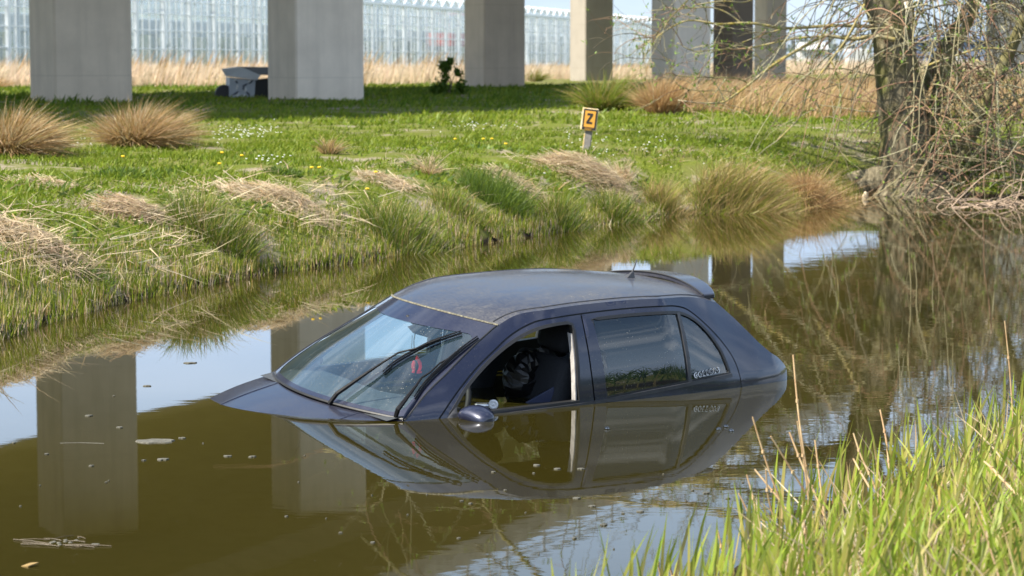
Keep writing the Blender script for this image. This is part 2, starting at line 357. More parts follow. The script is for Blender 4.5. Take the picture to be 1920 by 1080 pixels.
# ------------------------------------------------------------------ greenhouse
gh0 = np.array([-45.0, 112.0]); gh1 = np.array([57.0, 523.0]); gd = gh1 - gh0; gl = np.linalg.norm(gd); gd /= gl; gnv = np.array([gd[1], -gd[0]])
GA = math.atan2(gd[1], gd[0])
gh = empty('greenhouse', (*gh0, .8), (0, 0, GA)); tag(gh, 'long glass greenhouse with white posts and saw-tooth roof behind the pillars', 'greenhouse')
WHT = pmat('white_aluminium', (.90, .91, .93), .45); GRYM = pmat('grey_steel', (.33, .37, .42), .5); GL_H = 6.5
glm, t, o = new_mat('greenhouse_glass')
tr = N(t, 'ShaderNodeBsdfTransparent'); tr.inputs[0].default_value = (.94, .97, .98, 1); gs = N(t, 'ShaderNodeBsdfGlossy'); gs.inputs['Roughness'].default_value = .12; gs.inputs[0].default_value = (.85, .92, .97, 1)
df = N(t, 'ShaderNodeBsdfDiffuse'); df.inputs[0].default_value = (.74, .79, .82, 1)
c = N(t, 'ShaderNodeTexCoord'); mpg = N(t, 'ShaderNodeMapping'); mpg.inputs['Scale'].default_value = (.9, 1, 1.4); t.links.new(c.outputs['Object'], mpg.inputs[0])
vg = N(t, 'ShaderNodeTexWhiteNoise')
sn = N(t, 'ShaderNodeVectorMath', operation='FLOOR'); t.links.new(mpg.outputs[0], sn.inputs[0]); t.links.new(sn.outputs[0], vg.inputs[0])
m1 = N(t, 'ShaderNodeMixShader'); t.links.new(ramp(t, vg.outputs[0], [(0, .05), (1, .38)]), m1.inputs[0]); t.links.new(tr.outputs[0], m1.inputs[1]); t.links.new(df.outputs[0], m1.inputs[2])
m2 = N(t, 'ShaderNodeMixShader'); m2.inputs[0].default_value = .25; t.links.new(m1.outputs[0], m2.inputs[1]); t.links.new(gs.outputs[0], m2.inputs[2]); t.links.new(m2.outputs[0], o.inputs[0])
ng = int(gl / 5.4)
# local frame: x along the facade, y to the left (inside)
mesh_np('glass_wall', [(0, .05, .4), (gl, .05, .4), (gl, .05, GL_H), (0, .05, GL_H)], [[0, 1, 2, 3]], glm, gh)
m = MB()
for x in np.arange(0, gl, 1.35): m.box((x, 0, GL_H / 2), (.07, .07, GL_H))
m.build('mullion_grid', WHT, gh)
m = MB()
for z in (.45, 1.9, 3.3, 4.6, 5.6): m.box((gl / 2, -.02, z), (gl, .06, .07))
m.box((gl / 2, -.05, GL_H + .12), (gl, .3, .26))
m.build('horizontal_rails', WHT, gh)
MB().box((gl / 2, 0, .1), (gl, .2, .7)).build('base_wall', CON[1], gh)
pp = MB().box((0, -.06, GL_H / 2), (.40, .22, GL_H)).build('post', WHT, gh)
ipp = MB().box((0, 4.5, GL_H / 2), (.28, .28, GL_H)).build('interior_column', GRYM, gh)
for i in range(1, min(ng, 75)):
    for q in (pp, ipp):
        c2 = q.copy(); COL.objects.link(c2); c2.parent = gh; c2.location = (i * 5.4, 0, 0)
m = MB(); gp = 3.6
for i in range(int(gl / gp)):
    x = i * gp; a, b_, cc = (x, 0, GL_H + .25), (x + gp, 0, GL_H + .25), (x + gp / 2, 0, GL_H + 1.15)
    a2, b2_, c2 = [(u[0], 60, u[2]) for u in (a, b_, cc)]
    m.add([a, b_, cc, a2, b2_, c2], [(0, 1, 2), (0, 2, 5, 3), (1, 4, 5, 2)])
m.build('saw_tooth_roof', glm, gh)
m = MB()
for i in range(int(gl / gp)):
    x = i * gp; m.tube([(x, -.06, GL_H + .25), (x + gp / 2, -.06, GL_H + 1.15), (x + gp, -.06, GL_H + .25)], .07, 4)
    m.tube([(x + gp / 2, 0, GL_H + 1.15), (x + gp / 2, 60, GL_H + 1.15)], .05, 4)
m.build('roof_bars', WHT, gh)
crop = pmat('crop_rows', (.07, .11, .05), .9, 0, .5, 1.2, (.30, .31, .27))
m = MB()
for i in range(90): m.box((i * 4.5 + 2, 14 + 8, 1.4 + .3 * (i % 3)), (1.4, 18, 2.2 + .5 * (i % 2)))
m.build('crop_row', crop, gh)
m = MB()
for i in range(200): m.tube([(i * 2.1, 6 + (i * 7 % 5) * 3, .3), (i * 2.1, 6 + (i * 7 % 5) * 3, GL_H)], .08, 4)
for z in (3.6, 4.4, 5.2): m.box((gl / 2, 7.5, z), (gl, .08, .10))
m.build('inner_frame', WHT, gh)
MB().box((gl / 2, 45, 3.4), (gl, .3, 5.2)).build('energy_screen', pmat('shade_cloth', (.80, .82, .82), .9, 0, .25, .35), gh)
MB().box((gl * .47, 10, 3.6), (18, 3, 1.6)).build('red_machine', pmat('red_paint', (.55, .10, .06), .6), gh)

# ------------------------------------------------------------------ far background at the right
FARB = [(1498, 1548, 93, 101, 330, (.55, .55, .54), 'white low shed on the horizon left of the willow trunk'), (1588, 1626, 92, 102, 320, (.55, .55, .54), 'white box trailer on the horizon touching the willow trunk'), (1708, 1850, 77, 88, 420, (.16, .20, .30), 'low blue-roofed building on the horizon between the willow limbs'), (1768, 1800, 97, 104, 300, (.58, .58, .57), 'small white van on the horizon right of the trunk')]
for x0, x1, y0, y1, d, c, lab in FARB:
    a = atd(x0, y1, d); b_ = atd(x1, y0, d); r = empty('far_building', ((a[0] + b_[0]) / 2, d, .75)); wdt = b_[0] - a[0]; hh = b_[2] - .75; zb = a[2] - .75
    if 'van' in lab or 'trailer' in lab: r.name = 'van' if 'van' in lab else 'box_trailer'
    tag(r, lab, 'van' if 'van' in lab else 'trailer' if 'trailer' in lab else 'building')
    MB().box((0, 0, hh / 2), (wdt, 5, hh)).build('body' if 'van' in lab or 'trailer' in lab else 'wall', pmat('far_paint', c, .6, 0, .15, .4), r, bevel=.1)
    if 'roof' in lab or 'shed' in lab: MB().add([(-wdt / 2 - .3, -3, hh), (wdt / 2 + .3, -3, hh), (wdt / 2 + .3, 3, hh), (-wdt / 2 - .3, 3, hh), (-wdt / 2, 0, hh + 1.0), (wdt / 2, 0, hh + 1.0)], [(0, 1, 5, 4), (2, 3, 4, 5), (0, 4, 3), (1, 2, 5)]).build('roof', pmat('far_roof', tuple(x * .75 for x in c), .6), r)
    else:
        for sx in (-.35, .35): MB().lathe([(.3, -.1), (.45, -.08), (.45, .08), (.3, .1)], (sx * wdt, -2.5, .2), 12, [[1, 0, 0], [0, 0, 1], [0, 1, 0]]).build('wheel', GRYM, r)
        MB().box((-wdt * .5 + .25, 0, hh * .72), (.6, 5.05, hh * .3)).build('window' if 'van' in lab else 'end_panel', GRYM, r)
# treeline on the horizon
def leafball(c, r, n, cols, size):
    a = rng.normal(0, 1, (n, 3)); a /= np.linalg.norm(a, axis=1)[:, None]
    P = np.array(c) + a * np.array(r) * rng.uniform(.3, 1, (n, 1)) ** .5
    d = rng.normal(0, 1, (n, 3)); return blades(P, d, d * 0, np.full(n, size), size * .7, pick(cols, n), pick(cols, n), 1)
parts = []
for i in range(90):
    y = 620; x = 60 + i * 2.6; hh = 5 + 3.5 * rng.random()
    parts.append(leafball((x, y + rng.uniform(-20, 20), hh * .4), (4, 4, hh), 60, [(.20, .23, .22), (.24, .26, .24)], 1.6))
v, t_, c = join(parts); tag(mesh_np('far_woods', v, t_, FOL, col=c), kind='stuff')

# ------------------------------------------------------------------ dark hatchback in the water
CP = np.array([-0.06745194, 13.6428194, 0.07095895]); CR = (0.07520862, -0.03265797, 0.62287683)
car = empty('hatchback_car', CP, CR)
tag(car, 'dark blue hatchback car sunk up to its windows in the brown canal', 'car')
Mc = np.array(Matrix.LocRotScale(Vector(CP), __import__('mathutils').Euler(CR), Vector((1, 1, 1))))[:3, :3]
def cray(px, py):
    d = raydir(px, py); o = np.array([0, 0, H]); ol = Mc.T @ (o - CP); dl = Mc.T @ d
    return np.array([ol[0] + 2.2, -ol[1], ol[2] + .92]), np.array([dl[0], -dl[1], dl[2]])
WX = [-.05, .12, .25, .6, 1.1, 1.4, 2.2, 2.9, 3.3, 3.6, 3.75, 3.84, 3.95]; WY = [.45, .54, .60, .66, .70, .742, .757, .745, .722, .682, .65, .61, .53]
def Ys(X, Z):
    X = np.asarray(X, float); Z = np.asarray(Z, float)
    w_ = np.interp(X, WX, WY); u = np.maximum(0, (Z - .9) / .47)
    return w_ - .035 * u - .11 * u * u - np.maximum(0, X - 2.9) * .25 * u - np.maximum(0, 2.1 - X) * .3 * u ** 1.5 + .02 * np.clip((.9 - Z) / .25, 0, 1)
def loc(X, Y, Z): return np.stack([np.asarray(X) - 2.2, -np.asarray(Y), np.asarray(Z) - .92], -1)
def dens(P, step, close=True):
    P = [np.array(p, float) for p in P]; o = []
    n = len(P)
    for i in range(n if close else n - 1):
        a, b = P[i], P[(i + 1) % n]; k = max(1, int(np.linalg.norm(b - a) / step))
        o += [a + (b - a) * j / k for j in range(k)]
    if not close: o.append(P[-1])
    return o
def smooth_line(P, n=6, close=False):
    P = [np.array(p, float) for p in P]; o = []; m = len(P)
    for i in range(m if close else m - 1):
        g = lambda j: P[j % m] if close else P[min(max(j, 0), m - 1)]
        a, b, c, d = g(i - 1), g(i), g(i + 1), g(i + 2)
        for k in range(n):
            t = k / n; o.append(.5 * ((2 * b) + (-a + c) * t + (2 * a - 5 * b + 4 * c - d) * t * t + (-a + 3 * b - 3 * c + d) * t ** 3))
    if not close: o.append(P[-1])
    return o
def inside(P, poly):
    x, y = P[:, 0], P[:, 1]; r = np.zeros(len(P), bool); n = len(poly)
    for i in range(n):
        a, b = poly[i], poly[i - 1]
        m = ((a[1] > y) != (b[1] > y)); 
        xx = (b[0] - a[0]) * (y - a[1]) / (b[1] - a[1] + 1e-12) + a[0]
        r ^= m & (x < xx)
    return r
def inset(poly, d):
    P = np.array(poly); n = len(P); area = sum(P[i - 1][0] * P[i][1] - P[i][0] * P[i - 1][1] for i in range(n)); s = 1 if area > 0 else -1
    o = []
    for i in range(n):
        a, b, c = P[i - 1], P[i], P[(i + 1) % n]; e1 = b - a; e2 = c - b; e1 /= np.linalg.norm(e1) + 1e-9; e2 /= np.linalg.norm(e2) + 1e-9
        n1 = np.array([-e1[1], e1[0]]) * s; n2 = np.array([-e2[1], e2[0]]) * s; q = n1 + n2; q /= np.linalg.norm(q) + 1e-9
        o.append(b + q * d / max(.35, q @ n1))
    return o
def cdt_panel(name, poly, holes, fmap, mat, parent, step=.035, smooth=True, hole_step=None):
    poly = dens(poly, step); holes = [dens(h, hole_step or step) for h in holes]
    P = np.array(poly); lo, hi = P.min(0), P.max(0)
    G = np.stack(np.meshgrid(np.arange(lo[0], hi[0], step), np.arange(lo[1], hi[1], step)), -1).reshape(-1, 2)
    ins = inside(G, poly)
    for h in holes: ins &= ~inside(G, h)
    G = G[ins]
    allb = np.concatenate([P] + [np.array(h) for h in holes])
    if len(G):
        dm = np.min(np.linalg.norm(G[:, None] - allb[None], axis=2), axis=1); G = G[dm > step * .45]
    pts = [Vector(p) for p in allb] + [Vector(p) for p in G]; ed = []; k = 0
    for l in [poly] + holes:
        n = len(l); ed += [(k + i, k + (i + 1) % n) for i in range(n)]; k += n
    r = delaunay_2d_cdt(pts, ed, [], 0, 1e-6); vv = np.array([tuple(v) for v in r[0]]); ff = [f for f in r[2]]
    cen = np.array([vv[list(f)].mean(0) for f in ff]); ok = inside(cen, poly)
    for h in holes: ok &= ~inside(cen, h)
    ff = np.array([f for f, k_ in zip(ff, ok) if k_])
    used = np.unique(ff); mp_ = -np.ones(len(vv), int); mp_[used] = np.arange(len(used))
    V = fmap(vv[used][:, 0], vv[used][:, 1]); ff = mp_[ff]
    return mesh_np(name, V, ff, mat, parent, smooth)
def sidemap(s, off=0):
    def f(X, Z):
        Y = Ys(X, Z) + off
        return loc(X, Y * s, Z)
    return f
def ribbon(name, line, wid, s, mat, parent, o0=-.018, o1=.004, close=False, shift=0, fm=None):
    L = np.array(line); n = len(L)
    if close: T = np.roll(L, -1, 0) - np.roll(L, 1, 0)
    else: T = np.gradient(L, axis=0)
    T /= np.linalg.norm(T, axis=1)[:, None] + 1e-9; Nn = np.stack([-T[:, 1], T[:, 0]], 1)
    A = L + Nn * (shift - wid / 2); B = L + Nn * (shift + wid / 2)
    g = fm or (lambda o_: sidemap(s, o_))
    V = np.concatenate([g(o0)(A[:, 0], A[:, 1]), g(o1)(A[:, 0], A[:, 1]), g(o1)(B[:, 0], B[:, 1]), g(o0)(B[:, 0], B[:, 1])])
    q = []
    for i in range(n if close else n - 1):
        j = (i + 1) % n
        for k in range(4): k2 = (k + 1) % 4; q.append((k * n + i, k * n + j, k2 * n + j, k2 * n + i))
    m = MB(); m.add(V, q)
    if not close: m.add([V[k * n] for k in range(4)], [(0, 1, 2, 3)]); m.add([V[k * n + n - 1] for k in range(4)], [(0, 1, 2, 3)])
    return m.build(name, mat, parent)
def paint(name, dust, speckd=.5):
    m, t, o = new_mat(name); p = N(t, 'ShaderNodeBsdfPrincipled'); c = N(t, 'ShaderNodeTexCoord')
    p.inputs['Metallic'].default_value = .35; p.inputs['Roughness'].default_value = .35; p.inputs['Coat Weight'].default_value = 1; p.inputs['Coat Roughness'].default_value = .06
    def nn(sc, det=6, st=(1, 1, 1), rg=.65):
        mp = N(t, 'ShaderNodeMapping'); mp.inputs['Scale'].default_value = st; t.links.new(c.outputs['Object'], mp.inputs[0])
        n = N(t, 'ShaderNodeTexNoise'); n.inputs['Scale'].default_value = sc; n.inputs['Detail'].default_value = det; n.inputs['Roughness'].default_value = rg; t.links.new(mp.outputs[0], n.inputs[0]); return n.outputs[0]
    base = mixc(t, ramp(t, nn(3), [(.3, 0), (.7, 1)]), (.0055, .0085, .032), (.0075, .0105, .034))
    dm = N(t, 'ShaderNodeMath', operation='MULTIPLY', use_clamp=True)
    t.links.new(ramp(t, nn(1.7, 9, (1, 1.6, 1), .75), [(.34, .35), (.62, 1)]), dm.inputs[0]); t.links.new(ramp(t, nn(75, 5, (1, .5, 1), .8), [(.30, .25), (.70, 1)]), dm.inputs[1])
    d2 = N(t, 'ShaderNodeMath', operation='MULTIPLY', use_clamp=True); d2.inputs[1].default_value = dust; t.links.new(dm.outputs[0], d2.inputs[0])
    vo = N(t, 'ShaderNodeTexVoronoi'); vo.inputs['Scale'].default_value = 55; vo.inputs['Randomness'].default_value = 1; t.links.new(c.outputs['Object'], vo.inputs[0])
    sp_ = N(t, 'ShaderNodeMath', operation='MULTIPLY'); t.links.new(ramp(t, vo.outputs['Distance'], [(.10, 1), (.17, 0)]), sp_.inputs[0]); t.links.new(ramp(t, nn(5, 4), [(.5, 0), (.62, speckd)]), sp_.inputs[1])
    mx = N(t, 'ShaderNodeMath', operation='MAXIMUM'); t.links.new(d2.outputs[0], mx.inputs[0]); t.links.new(sp_.outputs[0], mx.inputs[1])
    t.links.new(mixc(t, mx.outputs[0], base, (.145, .14, .125)), p.inputs['Base Color'])
    inv = N(t, 'ShaderNodeMath', operation='SUBTRACT', use_clamp=True); inv.inputs[0].default_value = 1; t.links.new(mx.outputs[0], inv.inputs[1]); t.links.new(inv.outputs[0], p.inputs['Coat Weight'])
    ml = N(t, 'ShaderNodeMath', operation='MULTIPLY'); ml.inputs[1].default_value = .35; t.links.new(inv.outputs[0], ml.inputs[0]); t.links.new(ml.outputs[0], p.inputs['Metallic'])
    t.links.new(ramp(t, mx.outputs[0], [(0, .32), (1, .9)]), p.inputs['Roughness'])
    cr = N(t, 'ShaderNodeMath', operation='MULTIPLY_ADD'); cr.inputs[1].default_value = .35; cr.inputs[2].default_value = .05; t.links.new(mx.outputs[0], cr.inputs[0]); t.links.new(cr.outputs[0], p.inputs['Coat Roughness'])
    t.links.new(p.outputs[0], o.inputs[0]); return m
PB = paint('blue_paint', .10, .7); PR = paint('dusty_roof_paint', .80, .7); PSP = paint('spoiler_paint', .45, .5); PH = paint('bonnet_paint', .30, .4); PF = paint('screen_border_glass', .16, .8)
BLK = pmat('black_rubber', (.016, .016, .017), .5, 0, .3, 60); TRIM = pmat('dark_grey_trim', (.05, .05, .055), .45, 0, .3, 30)
WIP = pmat('wiper_black', (.006, .006, .007), .6, spec=.25)
INT = pmat('interior_black', (.010, .010, .011), .7); SEAT = pmat('seat_cloth', (.020, .022, .027), .9, 0, .4, 90); LIN = pmat('lining', (.03, .03, .032), .95)
PALE = pmat('pale_channel', (.42, .40, .38), .35, 0, .4, 25); SEAL = pmat('mossy_seal', (.05, .05, .04), .9, 0, 0, 60, (.22, .20, .14))
SILV = pmat('silver', (.62, .62, .62), .22, .9)
def glassm(name, tint, specks=.5, extra=0.0, k=1.45, film=0.0, filmc=(.35, .44, .47)):
    m, t, o = new_mat(name); tr = N(t, 'ShaderNodeBsdfTransparent'); tr.inputs[0].default_value = (*tint, 1)
    gl_ = N(t, 'ShaderNodeBsdfGlossy'); gl_.inputs['Roughness'].default_value = .005
    fr = N(t, 'ShaderNodeFresnel'); fr.inputs[0].default_value = 1.55
    a = N(t, 'ShaderNodeMath', operation='MULTIPLY_ADD', use_clamp=True); a.inputs[1].default_value = k; a.inputs[2].default_value = extra; t.links.new(fr.outputs[0], a.inputs[0])
    m1 = N(t, 'ShaderNodeMixShader'); t.links.new(a.outputs[0], m1.inputs[0]); t.links.new(tr.outputs[0], m1.inputs[1]); t.links.new(gl_.outputs[0], m1.inputs[2])
    c = N(t, 'ShaderNodeTexCoord'); vo = N(t, 'ShaderNodeTexVoronoi'); vo.inputs['Scale'].default_value = 60; t.links.new(c.outputs['Object'], vo.inputs[0])
    n = N(t, 'ShaderNodeTexNoise'); n.inputs['Scale'].default_value = 7; n.inputs['Detail'].default_value = 3; t.links.new(c.outputs['Object'], n.inputs[0])
    s = N(t, 'ShaderNodeMath', operation='MULTIPLY'); t.links.new(ramp(t, vo.outputs['Distance'], [(.09, 1), (.15, 0)]), s.inputs[0]); t.links.new(ramp(t, n.outputs[0], [(.42, 0), (.58, specks)]), s.inputs[1])
    if film:   # thin dried film of dust on the pane
        fd = N(t, 'ShaderNodeBsdfDiffuse'); fd.inputs[0].default_value = (*filmc, 1); m0 = N(t, 'ShaderNodeMixShader')
        nf = N(t, 'ShaderNodeTexNoise'); nf.inputs['Scale'].default_value = 3; nf.inputs['Detail'].default_value = 7; t.links.new(c.outputs['Object'], nf.inputs[0])
        t.links.new(ramp(t, nf.outputs[0], [(.3, film * .6), (.7, film * 1.3)]), m0.inputs[0]); t.links.new(m1.outputs[0], m0.inputs[1]); t.links.new(fd.outputs[0], m0.inputs[2]); m1 = m0
    df = N(t, 'ShaderNodeBsdfDiffuse'); df.inputs[0].default_value = (.42, .40, .34, 1)
    m2 = N(t, 'ShaderNodeMixShader'); t.links.new(s.outputs[0], m2.inputs[0]); t.links.new(m1.outputs[0], m2.inputs[1]); t.links.new(df.outputs[0], m2.inputs[2])
    t.links.new(m2.outputs[0], o.inputs[0]); return m
GLW = glassm('windscreen_glass', (.86, .98, .99), .6, .02, 2.3, .040, (.24, .42, .54)); GLS = glassm('side_glass', (.50, .68, .72), .6, .02, 1.9, .03, (.30, .42, .50)); GLF = glassm('clear_side_glass', (.80, .93, .95), .2, .01)

APIL = smooth_line([(1.10, .938), (1.257, 1.054), (1.458, 1.168), (1.667, 1.282), (1.80, 1.352)], 5)
ROOFE = smooth_line([(1.80, 1.352), (1.90, 1.393), (2.01, 1.413), (2.25, 1.425), (2.65, 1.421), (2.93, 1.405), (3.20, 1.376), (3.40, 1.322)], 5)
CPIL = smooth_line([(3.40, 1.322), (3.50, 1.234), (3.59, 1.142), (3.66, 1.072), (3.74, 1.007), (3.80, .972), (3.85, .92), (3.875, .85), (3.87, .6), (3.85, .35)], 5)
HOODE = smooth_line([(.12, .55), (.2, .65), (.35, .735), (.6, .822), (.85, .893), (1.10, .938)], 4)
DOOR = smooth_line([(1.293, .935), (1.405, 1.035), (1.576, 1.150), (1.723, 1.233), (1.838, 1.297), (1.953, 1.345), (2.067, 1.372), (2.307, 1.381), (2.63, 1.379), (2.902, 1.367), (3.039, 1.347), (3.129, 1.309), (3.248, 1.208), (3.345, 1.092), (3.391, 1.004), (3.405, .92), (3.408, .865)], 4)
outer = HOODE[:-1] + APIL[:-1] + ROOFE[:-1] + CPIL + [np.array((.15, .35))]
doorhole = DOOR + [np.array((3.36, .42)), np.array((1.27, .42))]
BPL = [(2.306, 1.381), (2.297, 1.24), (2.293, 1.09), (2.297, .967), (2.303, .904), (2.31, .42)]
ib = min(range(len(DOOR)), key=lambda i: abs(DOOR[i][0] - 2.307))
FD = DOOR[:ib] + [np.array(p) for p in BPL] + [np.array((1.27, .42))]
RD = [np.array(p) for p in BPL] + [np.array((3.36, .42))] + DOOR[ib + 1:][::-1]
FWIN = [np.array(p) for p in [(1.345, .935)]] + smooth_line([(1.36, .952), (1.488, 1.066), (1.67, 1.182), (1.838, 1.267), (1.976, 1.318), (2.089, 1.341), (2.20, 1.345)], 4) + [np.array(p) for p in [(2.228, 1.334), (2.232, 1.30), (2.222, 1.22), (2.210, 1.12), (2.200, 1.02), (2.195, .925)]]
RWIN = smooth_line([(2.372, 1.347), (2.618, 1.345), (2.85, 1.336), (2.972, 1.325), (3.060, 1.305), (3.153, 1.255), (3.233, 1.172), (3.290, 1.080), (3.316, .994), (3.324, .958)], 4) + [np.array((3.31, .948)), np.array((2.99, .945)), np.array((2.389, .924))]
SHELL = {}
for s in (1, -1):
    cdt_panel('body', outer, [inset(doorhole, -.003)], sidemap(s), PB, car)
    cdt_panel('door_seal', inset(doorhole, -.02), [inset(doorhole, .025)], sidemap(s, -.012), BLK, car)
    for nm, dp, win in (('front_door', FD, FWIN), ('rear_door', RD, RWIN)):
        d = cdt_panel('door', inset(dp, .0045), [win], sidemap(s, .001), PB, car)
        cdt_panel('door_lining', inset(dp, .02), [inset(win, -.006)], sidemap(s, -.03), LIN, d)
        ribbon('window_seal', smooth_line(win, 1, True), .016, s, BLK, d, -.032, .003, True)
        if nm == 'rear_door':
            cdt_panel('window_glass', win, [], sidemap(s, -.006), GLS if s > 0 else GLF, d, .05)
            ribbon('window_divider', dens([(3.012, 1.319), (3.0, .943)], .03, False), .026, s, TRIM, d, -.02, .004)
        else:
            if s < 0: cdt_panel('window_glass', win, [], sidemap(s, -.006), GLF, d, .05)
            else: ribbon('window_channel', dens([(2.216, 1.285), (2.206, 1.20), (2.193, 1.09), (2.184, 1.0), (2.178, .90)],  .03, False), .008, s, PALE, d, -.045, -.010)
            # mirror sail panel
            cdt_panel('mirror_base', [(1.315, .915), (1.40, .985), (1.405, .915)], [], sidemap(s, .004), TRIM, d, .03)
    bl = dens([(1.33, .915), (2.0, .908), (2.303, .909), (2.99, .932), (3.335, .940)], .05, False)
    ribbon('belt_moulding', bl, .020, s, TRIM, car, -.006, .009)
def lerp(P, t):
    P = np.array(P, float); s = np.linspace(0, 1, len(P)); return np.stack([np.interp(t, s, P[:, k]) for k in range(P.shape[1])], -1)
def loft(edge, cen, ux=2.0, uz=2.0, off=0):
    def f(u, t):
        E = lerp(edge, t); C = lerp(cen, t); Ye = Ys(E[..., 0], E[..., 1]); a = np.abs(u)
        X = C[..., 0] + (E[..., 0] - C[..., 0]) * a ** ux; Zz = C[..., 1] + (E[..., 1] - C[..., 1]) * a ** uz + off
        return loc(X, u * Ye, Zz)
    return f
def rect(u0, u1, t0, t1, r=0.0, ar=1.0, n=5):
    if not r: return [(u0, t0), (u1, t0), (u1, t1), (u0, t1)]
    o = []
    for cx, cy, a0 in ((u1 - r, t0 + r * ar, -90), (u1 - r, t1 - r * ar, 0), (u0 + r, t1 - r * ar, 90), (u0 + r, t0 + r * ar, 180)):
        for k in range(n + 1): a = R(a0 + 90 * k / n); o.append((cx + r * math.cos(a), cy + r * ar * math.sin(a)))
    return o
WSC = smooth_line([(.925, .955), (1.09, 1.075), (1.27, 1.192), (1.45, 1.300), (1.63, 1.397)], 5)
wsf = loft(APIL, WSC)
ws = cdt_panel('windscreen', rect(-1, 1, 0, 1), [], wsf, GLW, car, .05)
cdt_panel('windscreen_border', rect(-1, 1, 0, 1), [rect(-.93, .93, .065, .81, .10, .8)], loft(APIL, WSC, off=.003), PF, ws, .05)
RC = smooth_line([(1.63, 1.397), (1.80, 1.425), (2.05, 1.450), (2.35, 1.460), (2.65, 1.455), (2.95, 1.438), (3.20, 1.413), (3.44, 1.378)], 5)
rf = loft(ROOFE, RC, 2, 3.2)
cdt_panel('roof', rect(-1, 1, 0, 1), [], rf, PR, car, .04)
cdt_panel('headlining', rect(-.97, .97, .03, .97), [], loft(ROOFE, RC, 2, 3.2, -.03), LIN, car, .08)
TGC = smooth_line([(3.44, 1.378), (3.56, 1.27), (3.66, 1.16), (3.74, 1.07), (3.82, 1.0), (3.88, .965), (3.92, .92), (3.93, .85), (3.92, .6), (3.90, .35)], 5)
tgf = loft(CPIL, TGC, 3, 2)
tgt = cdt_panel('tailgate', rect(-1, 1, 0, 1), [rect(-.82, .82, .07, .40, .12, .5)], tgf, PB, car, .04)
cdt_panel('rear_window', rect(-.82, .82, .07, .40, .12, .5), [], tgf, GLS, tgt, .06)
HC = smooth_line([(.05, .55), (.12, .68), (.28, .79), (.5, .862), (.70, .91), (.915, .952)], 4)
cdt_panel('bonnet', rect(-1, 1, 0, 1), [], loft(HOODE, HC), PH, car, .04)
m = MB(); u = np.linspace(-1, 1, 30)
m.tube(wsf(u, np.full(30, .998)) + np.array([0, 0, .002]), .007, 6); m.build('roof_seal', SEAL, car)
m = MB(); m.tube(wsf(u * .985, np.full(30, .006)) + np.array([-.004, 0, .006]), .008, 6); m.build('cowl_seal', BLK, car)
for s in (1, -1):
    m = MB(); tt = np.linspace(0, 1, 24); m.tube(wsf(np.full(24, s * .992), tt) + np.array([0, 0, .002]), .005, 6); m.build('pillar_seal', BLK, car)
    m = MB(); m.tube(rf(np.full(24, s * .93), np.linspace(.03, .93, 24)) + np.array([0, 0, .001]), .004, 5); m.build('roof_gutter', TRIM, car)
# bonnet crease lines
for s in (.62, -.62):
    m = MB(); m.tube(loft(HOODE, HC)(np.full(20, s), np.linspace(.5, .99, 20)), .004, 5); m.build('bonnet_crease', PH, car)
# spoiler
u = np.linspace(-1, 1, 25); yy = u * .46; bow = 1 - u * u
fr = loc(3.345 + .035 * bow - .03 * u ** 2, yy, 1.370 + .050 * bow); rr = loc(3.40 + .155 * bow, yy, 1.372 + .036 * bow)
n = 25; th_ = np.array([0, 0, -.028])
V = np.concatenate([fr + np.array([0, 0, .004]), rr, rr + th_, fr + th_])
q = [(k * n + i, k * n + i + 1, ((k + 1) % 4) * n + i + 1, ((k + 1) % 4) * n + i) for k in range(4) for i in range(n - 1)] + [(0, n, 2 * n, 3 * n), (n - 1, 2 * n - 1, 3 * n - 1, 4 * n - 1)]
MB().add(V, q)  .build('spoiler', PSP, car, bevel=.006)
m = MB(); m.tube(fr + np.array([-.004, 0, .002]), .005, 5); m.build('spoiler_joint', BLK, car)
# antenna
a = loc(3.13, 0, 1.412)
m = MB(); m.add([a + np.array(p) for p in [(-.045, -.016, 0), (.03, -.018, 0), (.03, .018, 0), (-.045, .016, 0), (.008, -.006, .04), (.026, -.006, .045), (.026, .006, .045), (.008, .006, .04)]], [(0, 1, 5, 4), (1, 2, 6, 5), (2, 3, 7, 6), (3, 0, 4, 7), (4, 5, 6, 7)])
m.tube([a + np.array((.018, 0, .04)), a + np.array((.035, 0, .075)), a + np.array((.052, 0, .115))], [.006, .005, .004], 6)
m.build('antenna', TRIM, car, bevel=.003)
# wipers traced on the screen
tg = np.linspace(0, 1, 90); ug = np.linspace(-1, 1, 160); UU, TT = np.meshgrid(ug, tg); WP = wsf(UU.ravel(), TT.ravel())
def onws(px, py, off=0.0):
    o_, d_ = cray(px, py); o_ = np.array([o_[0] - 2.2, -o_[1], o_[2] - .92]); d_ = np.array([d_[0], -d_[1], d_[2]]); d_ /= np.linalg.norm(d_)
    q = WP - o_; k = q @ d_; ds = np.linalg.norm(q - k[:, None] * d_, axis=1); i = np.argsort(ds)[:4]; wgt = 1 / (ds[i] + 1e-4); p_ = (WP[i] * wgt[:, None]).sum(0) / wgt.sum()
    return p_ - d_ * off * 1.6
def wiper(arm, blade, offs):
    A = [onws(x, y, o_) for (x, y), o_ in zip(arm, offs)]
    m = MB(); A = np.array(dens(A, .04, False)); rr_ = np.interp(np.linspace(0, 1, len(A)), [0, .12, .4, .55, 1], [.013, .014, .009, .006, .005])
    m.tube(A, rr_, 6); wo = m.build('wiper', WIP, car, smooth=False)
    B = [onws(x, y, .012) for x, y in blade]; B = np.array(smooth_line(B, 5))
    m = MB(); m.tube(B, .006, 5)
    m.tube(B + np.array([-.006, 0, .012]), np.interp(np.linspace(0, 1, len(B)), [0, .5, 1], [.003, .0075, .003]), 5)
    m.build('wiper_blade', WIP, wo); return wo
r1 = lambda L: [(380 + x / 3.375, 480 + y / 3.375) for x, y in L]
